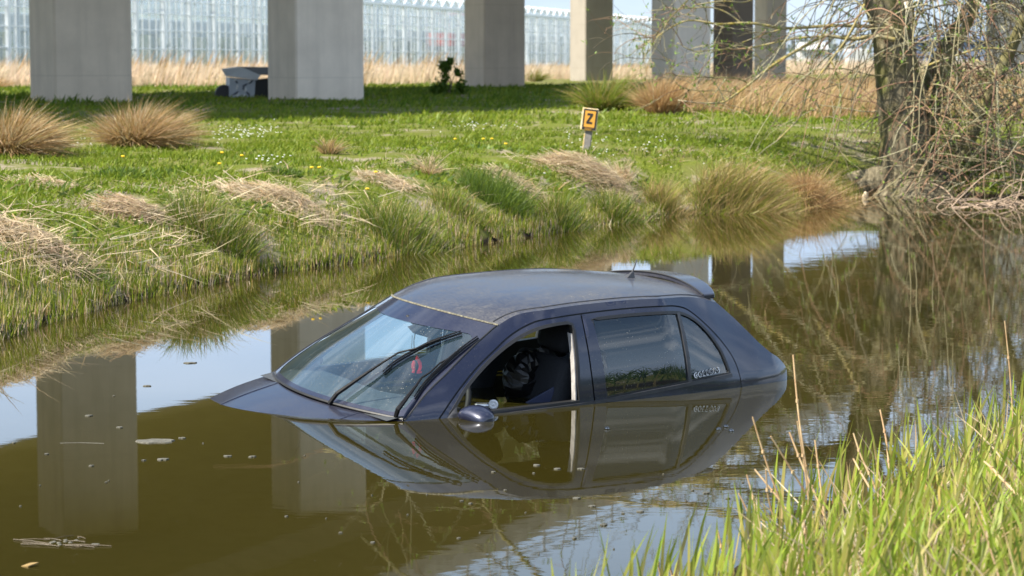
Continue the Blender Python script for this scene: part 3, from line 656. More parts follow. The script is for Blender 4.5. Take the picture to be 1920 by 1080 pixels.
wiper(r1([(798, 945), (850, 870), (1040, 740), (1130, 680), (1240, 612), (1350, 585), (1420, 553), (1500, 525)]), r1([(1145, 745), (1240, 665), (1420, 568), (1540, 520), (1640, 487)]), [.015, .05, .045, .04, .04, .035, .03, .025])
wiper(r1([(1222, 1015), (1235, 970), (1350, 820), (1385, 770), (1440, 737), (1500, 680), (1570, 640)]), r1([(1345, 905), (1420, 800), (1560, 665), (1660, 580), (1745, 520)]), [.015, .05, .045, .04, .035, .03, .025])
# wing mirrors
for s in (1, -1):
    c0 = loc(1.46, .855 * s, .955)
    pts = [(-.10, .0, -.055), (.0, .0, -.07), (.07, .0, -.065), (.085, .0, .0), (.06, .0, .05), (0, 0, .062), (-.07, 0, .02)]
    m = MB(); ringn = 12; V = []; q = []
    secs = [(-.085, .55, .055), (-.05, .92, .02), (.0, 1.0, .0), (.06, .92, .0), (.095, .62, .005), (.105, .3, .01)]
    for yy_, sc_, dx in secs:
        for k in range(ringn):
            g = 2 * math.pi * k / ringn; cx = .085 * math.cos(g); cz = .062 * math.sin(g)
            if cx > 0: cx = min(cx, .055)
            V.append(c0 + np.array((cx * sc_ - dx, -s * yy_, cz * sc_ - .012 * (yy_ > .05))))
    ns = len(secs)
    q = [(i * ringn + k, i * ringn + (k + 1) % ringn, (i + 1) * ringn + (k + 1) % ringn, (i + 1) * ringn + k) for i in range(ns - 1) for k in range(ringn)] + [tuple(range(ringn))[::-1], tuple(range((ns - 1) * ringn, ns * ringn))]
    wmr = MB().add(V, q).build('wing_mirror', PB, car, smooth=True, sub=1)
    MB().lathe([(.0, 0), (.032, .001), (.034, .003)], c0 + np.array((.046, 0, -.004)), 16, [[0, 0, 1], [0, 1.3, 0], [.95, 0, 0]]).build('mirror_glass', SILV, wmr)
# interior
def cushion(name, c, d, tilt, mat, parent, bev=.05):
    mtx = np.array(Matrix.Rotation(tilt, 3, 'Y')); o_ = MB().box((0, 0, 0), d).build(name, mat, parent, smooth=True, bevel=bev); o_.modifiers[0].segments = 4
    o_.location = loc(*c); o_.rotation_euler = (0, tilt, 0); return o_
for s in (1, -1):
    st = cushion('front_seat', (2.18, .36 * s, .82), (.14, .48, .62), R(20), SEAT, car)
    h_ = MB().box((0, 0, 0), (.10, .26, .17)).build('headrest', SEAT, st, smooth=True, bevel=.04); h_.location = (.01, 0, .42)
    cushion('seat_base', (1.92, .36 * s, .52), (.55, .48, .16), 0, SEAT, st).parent = car
rs = cushion('rear_seat', (3.08, 0, .86), (.16, 1.22, .56), R(18), SEAT, car)
for y in (-.38, .38):
    h_ = MB().box((0, 0, 0), (.09, .27, .17)).build('headrest', SEAT, rs, smooth=True, bevel=.04); h_.location = (.0, y, .37)
m = MB(); V = []; pr = [(.98, .945), (1.15, .965), (1.35, .945), (1.47, .90), (1.50, .80), (1.42, .62)]
for y in np.linspace(-.66, .66, 9):
    for X_, Z_ in pr: V.append(loc(X_ + .05 * abs(y) ** 2, y, Z_ + (.035 * math.exp(-((y - .36) / .2) ** 2) if 1.2 < X_ < 1.5 else 0)))
k = len(pr); m.add(V, [(i * k + j, (i + 1) * k + j, (i + 1) * k + j + 1, i * k + j + 1) for i in range(8) for j in range(k - 1)])
m.build('dashboard', pmat('dash_plastic', (.05, .055, .06), .65, 0, .3, 20), car, smooth=True)
m = MB(); ang = np.linspace(0, 2 * math.pi, 33); cw = loc(1.58, .36, .90)
m.tube([cw + np.array((.38 * .19 * math.sin(g), .19 * math.cos(g), .92 * .19 * math.sin(g))) for g in ang], .016, 8, False); sw = m.build('steering_wheel', INT, car, smooth=True)
MB().box(cw + np.array((-.03, 0, 0)), (.04, .34, .05)).box(cw + np.array((-.04, 0, -.03)), (.05, .14, .14)).build('steering_boss', INT, sw, bevel=.01)
def inplane(px, py, Y):
    o_, d_ = cray(px, py); t = (Y - o_[1]) / d_[1]; p_ = o_ + d_ * t; return loc(*p_)
A = [inplane(x, y, .12) for x, y in r1([(1290, 447), (1330, 432), (1436, 470), (1430, 525), (1330, 492)])]
cm = np.mean(A, 0); m = MB(); V = [p + np.array((0, 0, 0)) for p in A] + [p + np.array((.05, 0, .004)) for p in A]
k = 5; m.add(V, [tuple(range(5)), tuple(range(5, 10))[::-1]] + [(i, (i + 1) % 5, 5 + (i + 1) % 5, 5 + i) for i in range(5)]); m.tube([A[1] + np.array((.02, 0, -.01)), wsf(np.array([0.05]), np.array([.86]))[0]], .012, 6)
m.build('rear_view_mirror', INT, car, bevel=.006)
m = MB()
for y in (.60,): m.tube([loc(2.33, y, 1.22), loc(2.30, y - .02, 1.10), loc(2.24, y - .05, .95), loc(2.22, y - .06, .80)], .012, 4)
m.build('seat_belt', BLK, car)
# shelf, boot floor and rear bulkhead keep the cabin dark
MB().box(loc(3.38, 0, .93), (.42, 1.25, .02)).build('parcel_shelf', INT, car)
# sticker on the quarter window
def fontobj(name, txt, size, mat, parent, off=0.0, ext=.0003, spacing=1.0):
    cu = bpy.data.curves.new(name, 'FONT'); cu.body = txt; cu.size = size; cu.offset = off; cu.extrude = ext; cu.align_x = 'CENTER'; cu.align_y = 'CENTER'; cu.space_character = spacing
    tmp = bpy.data.objects.new('tmp', cu); COL.objects.link(tmp); dg = bpy.context.evaluated_depsgraph_get()
    me = bpy.data.meshes.new_from_object(tmp.evaluated_get(dg)); bpy.data.objects.remove(tmp); me.materials.clear(); me.materials.append(mat)
    o_ = bpy.data.objects.new(name, me); COL.objects.link(o_); o_.parent = parent; return o_
WST = pmat('sticker_white', (.8, .8, .8), .5); BST = pmat('sticker_black', (.012, .014, .016), .5)
P0 = loc(3.08, float(Ys(3.08, .972)) + .002, .972); P1 = loc(3.20, float(Ys(3.20, .978)) + .002, .978); P2 = loc(3.14, float(Ys(3.14, 1.02)) + .002, 1.02)
ex = (P1 - P0); ex /= np.linalg.norm(ex); ez = P2 - (P0 + P1) / 2; ez -= ex * (ez @ ex); ez /= np.linalg.norm(ez); ey = np.cross(ex, ez)
for nm, off_, dep, mt_, sz in (('sticker_outline', .0030, .0, WST, .038), ('sticker_letters', .0006, .0018, BST, .036)):
    so_ = fontobj(nm, 'GORRORS', sz, mt_, car, off_, .0003, 1.28)
    pos = (P0 + P1) / 2 + ey * dep * 1.0
    # face outward (towards -ly)
    so_.matrix_local = Matrix(((ex[0], ez[0], ey[0], pos[0]), (ex[1], ez[1], ey[1], pos[1] ), (ex[2], ez[2], ey[2], pos[2]), (0, 0, 0, 1)))
# things hanging or floating in the car
def c2w(p): return Mc @ np.array(p) + CP
pend = empty('hanging_pendant', c2w(inplane(782, 685, .27))); tag(pend, 'pink-red pendant hanging on a chain behind the windscreen', 'pendant')
def worldpts(L, Y):  # traced at the pendant plane, in world space relative to the pendant
    return [c2w(inplane(x, y, Y)) - np.array(pend.location) for x, y in L]
z2 = lambda L: [(740 + x / 8.308, 590 + y / 8.308) for x, y in L]
PK, t, o = new_mat('pink_plastic'); d1_ = N(t, 'ShaderNodeBsdfDiffuse'); d1_.inputs[0].default_value = (.95, .09, .12, 1); d2_ = N(t, 'ShaderNodeBsdfTranslucent'); d2_.inputs[0].default_value = (1, .10, .14, 1)
mx_ = N(t, 'ShaderNodeMixShader'); mx_.inputs[0].default_value = .6; t.links.new(d1_.outputs[0], mx_.inputs[1]); t.links.new(d2_.outputs[0], mx_.inputs[2]); t.links.new(mx_.outputs[0], o.inputs[0])
for L in ([(345, 640), (380, 690), (410, 750), (418, 820), (395, 880), (420, 890), (410, 912), (345, 920), (350, 880), (375, 850), (385, 790), (360, 720), (330, 700)], [(295, 715), (315, 740), (305, 800), (312, 850), (300, 912), (275, 900), (285, 870), (268, 810), (275, 760)]):
    P = worldpts(z2(L), .27); k = len(P); dv = np.array((.003, .006, 0))
    MB().add([p - dv for p in P] + [p + dv for p in P], [tuple(range(k)), tuple(range(k, 2 * k))[::-1]] + [(i, (i + 1) % k, k + (i + 1) % k, k + i) for i in range(k)]).build('pendant_piece', PK, pend)
m = MB(); ch0 = [worldpts(z2([q_]), y_)[0] for q_, y_ in (((330, 250), .09), ((300, 420), .17), ((320, 640), .27))]; m.tube(smooth_line(ch0, 8), .003, 5)
ch1 = [worldpts(z2([q_]), y_)[0] for q_, y_ in (((275, 320), .10), ((270, 430), .16), ((262, 520), .19))]; m.tube(smooth_line(ch1, 8), .002, 5); m.build('chain', SILV, pend)
# black bin bag
bagm = pmat('bin_bag_plastic', (.005, .005, .006), .36, 0, 0, 8, None, .0)
def bag():
    Bz = [(1337, 0)]
    r3 = lambda L: [(840 + x / 5.142, 590 + y / 5.142) for x, y in L]
    base_ = c2w(inplane(985, 700, .30)); o_ = empty('plastic_bag', base_); tag(o_, 'shiny black plastic bin bag bunched up inside the open car window', 'plastic bag')
    def lump(line, rad, nm):
        P = [c2w(inplane(x, y, .30)) - base_ for x, y in r3(line)]; P = np.array(smooth_line(P, 5)); rr_ = 1.25 * np.interp(np.linspace(0, 1, len(P)), np.linspace(0, 1, len(rad)), rad)
        m = MB(); m.tube(P, rr_, 14); V = np.array(m.v)
        for sc_, am in ((.05, .030), (.02, .014)):
            V += am * np.stack([vnoise(V[:, 0] + V[:, 2] * .7, V[:, 1] * 1.3 + V[:, 2], sc_, k_) for k_ in (1, 2, 3)], 1)
        m.v = [tuple(p) for p in V]; return m.build(nm, bagm, o_)
    lump([(1035, 165), (1020, 220), (985, 300), (950, 420), (900, 560), (930, 700), (950, 860)], [.03, .055, .05, .06, .09, .10, .06], 'bag_neck')
    lump([(860, 440), (760, 480), (690, 560), (680, 650), (700, 740)], [.04, .06, .07, .08, .06], 'bag_body')
    lump([(1060, 300), (1110, 340), (1130, 370)], [.03, .025, .008], 'bag_corner')
bag()
o_ = empty('silver_canister', c2w(inplane(925, 762, .62))); o_.location.z = .02; tag(o_, 'small silver canister with round white cap floating behind the wing mirror', 'canister')
RX = [[0, 0, 1], [0, 1, 0], [-1, 0, 0]]
MB().lathe([(.014, -.10), (.019, -.09), (.019, -.02), (.012, -.015), (.012, 0)], (0, 0, .0), 14, RX).build('canister_body', SILV, o_, smooth=False)
RY = [[1, 0, 0], [0, 0, -1], [0, 1, 0]]
MB().lathe([(.012, -.012), (.027, -.004), (.027, .004), (.020, .008), (.008, .004), (.006, .010)], (.0, -.02, .012), 18, RY).build('cap', pmat('white_plastic', (.75, .75, .75), .3), o_)
o_ = empty('floating_blue_panel', c2w(inplane(1010, 755, .55))); o_.location.z = 0; tag(o_, 'small dark blue triangular panel poking from the water inside the car', 'panel')
MB().add([(-.075, 0, -.03), (.085, .03, -.03), (.085, .03, .085), (-.075, 0, .0), (-.075, .03, -.03), (.085, .06, -.03), (.085, .06, .085), (-.075, .03, .0)], [(0, 1, 2, 3), (7, 6, 5, 4), (0, 4, 5, 1), (1, 5, 6, 2), (2, 6, 7, 3), (3, 7, 4, 0)]).build('panel', pmat('blue_plastic', (.012, .02, .06), .4), o_, bevel=.004)

# ------------------------------------------------------------------ Z marker sign
sb = onground(1098, 284); sg = empty('marker_sign', sb, (0, R(7), R(-8))); tag(sg, 'yellow and black Z marker sign on a short weathered wooden post', 'sign')
pw = pmat('weathered_post', (.24, .22, .20), .9, 0, .4, 20); cream = pmat('cream_edge', (.72, .64, .46), .7, 0, 0, 30, (.60, .40, .10)); org = pmat('sign_orange', (.62, .30, .035), .5, 0, .12, 25); blk = pmat('sign_black', (.012, .012, .012), .5)
PXM = F / sb[1]
MB().box((.01, .02, .09), (.085, .075, .40)).build('post', pw, sg, bevel=.006)
MB().box((-.040, .02, .09), (.014, .078, .40)).build('post_edge', cream, sg)
zc = .27 + .145; bw, bh = .205, .285
MB().box((.0, -.02, zc), (bw, .05, bh)).build('board', cream, sg, bevel=.004)
MB().box((.008, -.047, zc), (bw - .026, .004, bh - .020)).build('black_border', blk, sg)
MB().box((.008, -.0505, zc + .006), (bw - .068, .003, bh - .075)).build('orange_panel', org, sg)
MB().box((.004, -.0505, zc - .1235), (.090, .003, .026)).build('text_strip', org, sg)
zl = [(-.036, .058), (.036, .058), (.036, .036), (-.006, -.036), (.036, -.036), (.036, -.060), (-.038, -.060), (-.038, -.038), (.004, .034), (-.036, .034)]
k = len(zl); MB().add([(x + .006, -.0545, zc + .012 + z * 1.15) for x, z in zl] + [(x + .006, -.0515, zc + .012 + z * 1.15) for x, z in zl], [(0, 1, 2, 8, 9), (2, 3, 7, 8), (3, 4, 5, 6, 7)] + [(i, (i + 1) % k, k + (i + 1) % k, k + i) for i in range(k)]).build('letter', blk, sg)
to = fontobj('small_text', 'WATER', .026, blk, sg, .0006, .0005, 1.05); to.location = (.004, -.0535, zc - .1235); to.rotation_euler = (R(90), 0, 0)

# ------------------------------------------------------------------ dumped grey box
bx = onground(462, 186); bx[1] = 69.5; bx[0] = (464 - 960) / F * 69.5; px_m = 1 / (F / 69.5)
db = empty('metal_box', (bx[0], bx[1], .78), (0, 0, R(12))); tag(db, 'grey metal box with flared lid dumped beside the pale pillar', 'metal box')
gp_ = pmat('box_grey_paint', (.36, .39, .43), .5, 0, .15, 3); bdk = pmat('box_dark', (.02, .02, .02), .8)
MB().add([(-.50, 0, -.1), (.22, 0, -.1), (.26, 0, .52), (-.48, 0, .60), (-.50, 1.2, -.1), (.22, 1.2, -.1), (.26, 1.2, .52), (-.48, 1.2, .60)], [(0, 1, 2, 3), (7, 6, 5, 4), (0, 3, 7, 4), (3, 2, 6, 7)]).build('box_front', gp_, db)
MB().add([(.235, .03, -.1), (1.2, .0, -.1), (1.2, 0, .62), (.27, .03, .52), (.235, 1.2, -.1), (1.2, 1.2, -.1), (1.2, 1.2, .62), (.27, 1.2, .52)], [(0, 1, 2, 3), (7, 6, 5, 4), (3, 2, 6, 7)]).build('open_side', bdk, db)
MB().add([(-.62, -.10, .84), (-.15, -.10, .90), (.40, -.12, .66), (.30, -.10, .52), (-.48, -.06, .62), (-.62, 1.2, .84), (-.15, 1.2, .90), (.40, 1.2, .66), (.30, 1.2, .52), (-.48, 1.2, .62)], [(0, 1, 2, 3, 4), (9, 8, 7, 6, 5)] + [(i, (i + 1) % 5, 5 + (i + 1) % 5, 5 + i) for i in range(5)]).build('lid', pmat('lid_pale_grey', (.52, .54, .56), .5, 0, .1, 4), db)
MB().add([(-.15, -.02, .905), (1.2, -.02, .885), (1.2, -.06, .66), (.40, -.09, .665), (-.15, 1.2, .905), (1.2, 1.2, .885), (1.2, 1.2, .66), (.40, 1.2, .665)], [(0, 1, 2, 3), (7, 6, 5, 4), (0, 4, 5, 1)]).build('roof_sheet', pmat('roof_sheet_dark', (.13, .135, .14), .5), db)
gw = pmat('graffiti_white', (.62, .62, .60), .7); gk = pmat('graffiti_dark', (.06, .07, .09), .7)
for mt_, L in ((gw, [[(-.36, .50), (-.30, .56)], [(-.30, .25), (-.27, .40)], [(.03, .45), (.12, .52)], [(-.06, .18), (-.03, .32)], [(-.30, .05), (-.24, .15)], [(-.10, .03), (-.06, .12)]]), (gk, [[(-.33, .50), (-.26, .42)], [(-.40, .10), (-.22, .20)], [(-.12, .35), (.02, .42)], [(.06, .42), (.18, .52)], [(-.08, .36), (-.12, .24)], [(.0, .18), (.08, .06)]])):
    m = MB()
    for (x0, z0), (x1, z1) in L: m.tube([(x0, -.003, z0), ((x0 + x1) / 2 + .02, -.003, (z0 + z1) / 2), (x1, -.003, z1)], [.015, .032, .012], 6)
    m.build('graffiti', mt_, db)
MB().lathe([(.16, -.09), (.26, -.09), (.27, 0), (.26, .09), (.16, .09)], (-.62, .3, .12), 18, [[1, 0, 0], [0, 0, 1], [0, 1, 0]]).build('tyre', BLK, db)

# ------------------------------------------------------------------ willow tree
barkm, t, o = new_mat('willow_bark'); p = N(t, 'ShaderNodeBsdfPrincipled'); p.inputs['Roughness'].default_value = .95; p.inputs['Specular IOR Level'].default_value = .15
c = N(t, 'ShaderNodeTexCoord'); mpk = N(t, 'ShaderNodeMapping'); mpk.inputs['Scale'].default_value = (1, 1, .25); t.links.new(c.outputs['Object'], mpk.inputs[0])
n = N(t, 'ShaderNodeTexNoise'); n.inputs['Scale'].default_value = 14; n.inputs['Detail'].default_value = 8; n.inputs['Roughness'].default_value = .7; t.links.new(mpk.outputs[0], n.inputs[0])
n2 = N(t, 'ShaderNodeTexNoise'); n2.inputs['Scale'].default_value = 2.2; n2.inputs['Detail'].default_value = 6; t.links.new(c.outputs['Object'], n2.inputs[0])
cc = mixc(t, ramp(t, n.outputs[0], [(.35, 0), (.62, 1)]), (.080, .066, .042), (.29, .25, .165))
cc = mixc(t, ramp(t, n2.outputs[0], [(.5, 0), (.66, .8)]), cc, (.17, .17, .05))
t.links.new(cc, p.inputs['Base Color']); b = N(t, 'ShaderNodeBump'); b.inputs['Strength'].default_value = 1; b.inputs['Distance'].default_value = .05; t.links.new(n.outputs[0], b.inputs['Height']); t.links.new(b.outputs[0], p.inputs['Normal']); t.links.new(p.outputs[0], o.inputs[0])
lichm = pmat('lichen_branch', (.27, .25, .18), .9, 0, 0, 9, (.34, .26, .05))
lichg = pmat('green_bark', (.17, .16, .09), .9, 0, 0, 7, (.20, .17, .05))
TD = 33.6
tb = at(1702, 352, .1); TRUNK_X = tb[0]
tree = empty('willow_tree', (tb[0], TD, .2)); tag(tree, 'old bare willow tree with drooping twigs leaning over the canal', 'tree')
def tp(px, py, dd=0.0): return atd(px, py, TD + dd) - np.array(tree.location)
def pxr(q): return q / (F / TD)
m = MB(); L = smooth_line([tp(1705, 378), tp(1702, 345), tp(1698, 300), tp(1692, 230), tp(1684, 150), tp(1672, 70), tp(1655, 0), tp(1632, -90), tp(1600, -230), tp(1570, -420)], 5)
m.tube(L, np.interp(np.linspace(0, 1, len(L)), [0, .08, .18, .35, .55, .75, 1], [pxr(100), pxr(72), pxr(48), pxr(42), pxr(38), pxr(34), pxr(14)]), 14)
V = np.array(m.v); V += .10 * np.stack([vnoise(V[:, 0] * 1.0 + V[:, 2] * .35, V[:, 1] + V[:, 2] * .2, .22, k_) for k_ in (1, 2, 3)], 1) * np.array([1, 1, .3]); m.v = [tuple(q) for q in V]
m.build('trunk', barkm, tree, smooth=True)
m = MB(); L = smooth_line([tp(1560, 352, .3), tp(1600, 348, .1), tp(1650, 344, 0), tp(1720, 345, .2), tp(1800, 352, .5), tp(1880, 356, .8)], 5)
m.tube(L, np.interp(np.linspace(0, 1, len(L)), [0, .3, .5, 1], [.06, .2, .3, .16]), 12); V = np.array(m.v); V += .14 * np.stack([vnoise(V[:, 0], V[:, 2] + V[:, 1], .2, k_) for k_ in (4, 5, 6)], 1); m.v = [tuple(q) for q in V]; m.build('root_plate', barkm, tree, smooth=True)
def limb(L, w0, w1, mat, dd=0, name='branch'):
    dd = dd if isinstance(dd, (list, tuple)) else [dd] * len(L)
    P = smooth_line([tp(x, y, e) for (x, y), e in zip(L, dd)], 5); m = MB(); m.tube(P, np.linspace(pxr(w0) / 2, pxr(w1) / 2, len(P)), 8 if w0 > 10 else 6); m.build(name, mat, tree, smooth=True); return np.array(P)
LIMBS = []
LIMBS.append(limb([(1740, 250), (1768, 150), (1782, 100), (1809, 55), (1833, 0), (1855, -90), (1870, -240)], 26, 12, lichg, [.1, .3, .4, .6, .8, 1.2, 1.6]))
LIMBS.append(limb([(1800, 300), (1853, 178), (1882, 122), (1920, 33), (1960, -80), (1990, -220)], 30, 14, lichg, [0, -.2, -.3, -.5, -.8, -1.2]))
LIMBS.append(limb([(1715, 200), (1752, 120), (1775, 75), (1800, 35), (1835, -30), (1880, -150)], 22, 8, barkm, [.2, .7, .9, 1.2, 1.6, 2.2]))
LIMBS.append(limb([(1672, 48), (1610, 49), (1560, 48), (1473, 53), (1424, 45), (1389, 43), (1347, 45), (1294, 38), (1261, 50), (1235, 67), (1200, 90)], 8, 2, lichm, -.4))
LIMBS.append(limb([(1680, 75), (1640, 68), (1600, 73), (1560, 68), (1542, 69), (1495, 94), (1444, 126), (1406, 157), (1379, 177), (1353, 192), (1314, 193), (1271, 188)], 9, 3, lichm, -.7))
LIMBS.append(limb([(1404, 157), (1381, 147), (1330, 145), (1284, 143), (1247, 139)], 3.5, 1.6, lichg, -.7))
LIMBS.append(limb([(1542, 68), (1485, 73), (1404, 90), (1343, 93), (1302, 96), (1270, 80)], 4.5, 1.6, lichm, -.6))
LIMBS.append(limb([(1389, 43), (1363, 24), (1332, 14), (1281, 16), (1220, 20)], 3.5, 1.5, lichm, -.4))
LIMBS.append(limb([(1330, -45), (1290, 0), (1261, 30), (1230, 63), (1180, 105)], 3.5, 1.4, lichg, -.2))
LIMBS.append(limb([(1473, 53), (1440, 62), (1404, 75), (1370, 88), (1345, 96)], 3.2, 1.5, lichm, -.5))
LIMBS.append(limb([(1621, 8), (1589, 70), (1558, 113), (1516, 171), (1500, 218), (1457, 264)], 5, 2.5, lichm, -1.0))
LIMBS.append(limb([(1558, 113), (1574, 155), (1576, 210), (1562, 280)], 4, 2.5, lichm, -1.0))
LIMBS.append(limb([(1516, 179), (1539, 210), (1554, 268)], 3, 1.8, lichm, -1.0))
LIMBS.append(limb([(1440, -20), (1400, 3), (1352, 2), (1300, 10)], 4, 2, lichm, -.3))
LIMBS.append(limb([(1406, 157), (1423, 125), (1424, 110), (1410, 92)], 2.6, 1.4, lichg, -.7))
LIMBS.append(limb([(1384, 178), (1360, 170), (1310, 170), (1270, 158), (1254, 120), (1238, 98), (1200, 60)], 2.4, 1.3, lichg, -.7))
LIMBS.append(limb([(1720, 130), (1790, 105), (1850, 90), (1930, 100)], 5, 3, lichm, -1.1)); LIMBS.append(limb([(1830, 112), (1870, 145), (1910, 190), (1950, 240)], 5, 3, lichm, -1.2))
LIMBS.append(limb([(1868, 220), (1900, 190), (1940, 165)], 4.5, 3.5, barkm, -.8))
# high crown limbs, out of frame but mirrored in the canal
top = [tp(1632, -90), tp(1600, -230), tp(1570, -420)]; NLOW = len(LIMBS)
for i in range(26):
    a0 = np.array(random.choice(top)); az = rng.uniform(0, 2 * math.pi) if i > 12 else rng.uniform(R(140), R(220)); ln = rng.uniform(3.5, 8.5)
    P = [a0]; el = rng.uniform(.25, 1.1)
    for k in range(7):
        el = max(el - .22, -.05) if P[-1][2] < 4.5 else el - .22; P.append(P[-1] + np.array((math.cos(az) * math.cos(el), math.sin(az) * math.cos(el) * .8, math.sin(el))) * ln / 7 + rng.normal(0, .08, 3)); az += rng.normal(0, .18)
    P = smooth_line(P, 4); m = MB(); m.tube(P, np.linspace(.07, .012, len(P)), 6); m.build('branch', random.choice([lichg, barkm, lichm]), tree, smooth=True); LIMBS.append(np.array(P))
# twigs: thin tubes gathered in one crown part
def tubes_np(lines, r0, r1, cols, nside=4):
    V, T, C, n0 = [], [], [], 0
    for P, a, b_, cl_ in zip(lines, r0, r1, cols):
        m_ = len(P); rr_ = np.linspace(a, b_, m_); Tn = np.gradient(P, axis=0); Tn /= np.linalg.norm(Tn, axis=1)[:, None] + 1e-9
        A = np.cross(Tn, np.array([.3, 1., .2])); A /= np.linalg.norm(A, axis=1)[:, None] + 1e-9; B = np.cross(Tn, A)
        g_ = np.arange(nside) * 2 * math.pi / nside
        ring = P[:, None] + rr_[:, None, None] * (A[:, None] * np.cos(g_)[None, :, None] + B[:, None] * np.sin(g_)[None, :, None])
        V.append(ring.reshape(-1, 3)); C.append(np.tile(cl_, (m_ * nside, 1)))
        i = np.arange(m_ - 1)[:, None]; k = np.arange(nside)[None]; k2 = (k + 1) % nside
        T.append((n0 + np.stack([i * nside + k, i * nside + k2, (i + 1) * nside + k2, (i + 1) * nside + k], -1)).reshape(-1, 4)); n0 += m_ * nside
    return np.concatenate(V), np.concatenate(T), np.concatenate(C)
TWC = [(.26, .23, .12), (.31, .27, .15), (.26, .16, .09), (.14, .12, .06), (.36, .33, .21), (.28, .16, .10), (.11, .09, .055)]
lines, r0, r1_, cols, buds = [], [], [], [], []
def twig(P0_, d0, ln, grav, r, n=9, wig=.10):
    P = [np.array(P0_, float)]; d = np.array(d0, float); d /= np.linalg.norm(d)
    for k in range(n):
        P.append(P[-1] + d * ln / n); d = d + np.array((0, 0, -grav / n)) + rng.normal(0, wig, 3) * np.array([1, .6, 1]); d /= np.linalg.norm(d)
    return np.array(P)
def addtwig(P, r, budn=3):
    lines.append(P); r0.append(r); r1_.append(r * .45); cols.append(np.array(TWC[rng.integers(len(TWC))]) * rng.uniform(.7, 1.2))
    for q in P[rng.integers(1, len(P), budn)]: buds.append(q)
for li, P in enumerate(LIMBS):
    nn_ = max(6, int(len(P) * (1.0 if li < 3 else .38 if li < NLOW else 1.1)))
    for _ in range(nn_):
        q = P[rng.integers(len(P) // 5, len(P))]; d = np.array((rng.normal(-.2, .8), rng.normal(0, .6), rng.normal(.15, .6)))
        Tq = twig(q, d, rng.uniform(.4, 1.7) * (.6 if 3 <= li < NLOW else 1), rng.uniform(.2, 1.8), 0, 9, .13)
        if li >= NLOW: Tq[:, 2] = np.maximum(Tq[:, 2], 2.7 + .3 * rng.random())
        addtwig(Tq, rng.uniform(.004, .008), 1)
        for _ in range(2):
            Tq2 = twig(Tq[rng.integers(2, 8)], d + rng.normal(0, .7, 3), rng.uniform(.2, .7), rng.uniform(0, 1), 0, 6, .16); Tq2[:, 2] = np.maximum(Tq2[:, 2], 2.6) if li >= NLOW else Tq2[:, 2]; addtwig(Tq2, .0035, 1)
for i in range(430):  # drooping curtain around the trunk
    x = rng.choice([rng.uniform(1560, 1960), rng.uniform(1640, 1960)]); y = rng.uniform(-190, 150)
    if x < 1640: y = min(y, 40)
    q = tp(x, y, rng.uniform(-1.5, 1.5)); d = np.array((rng.normal(.1 if x > 1700 else -.25, .5), rng.normal(0, .4), rng.uniform(-.5, .4)))
    ln = rng.uniform(.9, 2.5) * (.7 if x < 1640 else 1.15); Tq = twig(q, d, ln, rng.uniform(1.2, 3), 0, 12, .07); Tq[:, 2] = np.maximum(Tq[:, 2], -.2 + rng.uniform(0, .2))
    addtwig(Tq, rng.uniform(.005, .012), 1)
for i in range(330):  # tangle low over the water at the right
    x = rng.uniform(1690, 1960); y = rng.uniform(150, 372); q = tp(x, y, rng.uniform(-1.6, .8)); d = np.array((rng.normal(0, 1), rng.normal(-.2, .5), rng.normal(-.2, .55)))
    Tq = twig(q, d, rng.uniform(.5, 1.9), rng.uniform(-.1, 1.5), 0, 10, .09); Tq[:, 2] = np.maximum(Tq[:, 2], -.22); addtwig(Tq, rng.uniform(.004, .011), 1)
for i in range(60):  # dead sticks lying at the waterline
    x = rng.uniform(1780, 1950); q = at(x, rng.uniform(372, 392), 0) - np.array(tree.location); d = np.array((rng.normal(0, 1), rng.normal(0, .5), rng.uniform(-.1, .7)))
    Tq = twig(q, d, rng.uniform(.3, .9), 1.0, 0, 7, .15); lines.append(Tq); r0.append(rng.uniform(.007, .013)); r1_.append(.004); cols.append(np.array((.38, .28, .2)) * rng.uniform(.6, 1.1))
v, t_, c = tubes_np(lines, r0, r1_, cols)
twm, t, o = new_mat('twig_bark'); at_n = N(t, 'ShaderNodeAttribute', attribute_name='tint'); p = N(t, 'ShaderNodeBsdfPrincipled'); p.inputs['Roughness'].default_value = .8; t.links.new(at_n.outputs['Color'], p.inputs['Base Color']); t.links.new(p.outputs[0], o.inputs[0])
tag(mesh_np('crown_twigs', v, t_, twm, tree, col=c), kind='stuff')
bd = np.array(buds); k = len(bd); bd = np.repeat(bd, 3, 0) + rng.normal(0, .012, (3 * k, 3)); d = rng.normal(0, .6, (3 * k, 3)) + np.array([0, 0, .5])
v, t_, c = blades(bd, d, d * 0, rng.uniform(.03, .07, 3 * k), .018, pick([(.16, .28, .04), (.22, .32, .06)], 3 * k), pick([(.24, .36, .06)], 3 * k), 2)
tag(mesh_np('young_leaves', v, t_, FOL, tree, col=c), kind='stuff')
# cut white stump in the water
wl = empty('cut_branch_end', at(1622, 372, 0)); tag(wl, 'pale sawn branch end sticking out of the water by the willow', 'branch end')
m = MB(); m.tube([(-.01, 0, -.1), (0, 0, .02), (.02, 0, .09)], [.05, .045, .028], 8); m.build('branch_end', pmat('sawn_wood', (.62, .50, .34), .8, 0, .4, 30), wl)

# ------------------------------------------------------------------ vegetation colours
GRN = [(.13, .195, .012), (.155, .22, .014), (.185, .235, .02), (.10, .165, .012)]
YGR = [(.23, .265, .025), (.27, .285, .035), (.20, .25, .02)]
DGR = [(.07, .13, .012), (.085, .145, .015), (.085, .135, .018)]
BGR = [(.115, .175, .05), (.125, .185, .04), (.14, .195, .06)]
TAN = [(.46, .32, .15), (.53, .39, .20), (.42, .27, .11), (.36, .23, .10)]
BRN = [(.42, .265, .125), (.46, .305, .155), (.34, .20, .09), (.50, .36, .20)]
PAL = [(.62, .51, .35), (.56, .45, .30), (.68, .57, .41), (.46, .35, .23)]
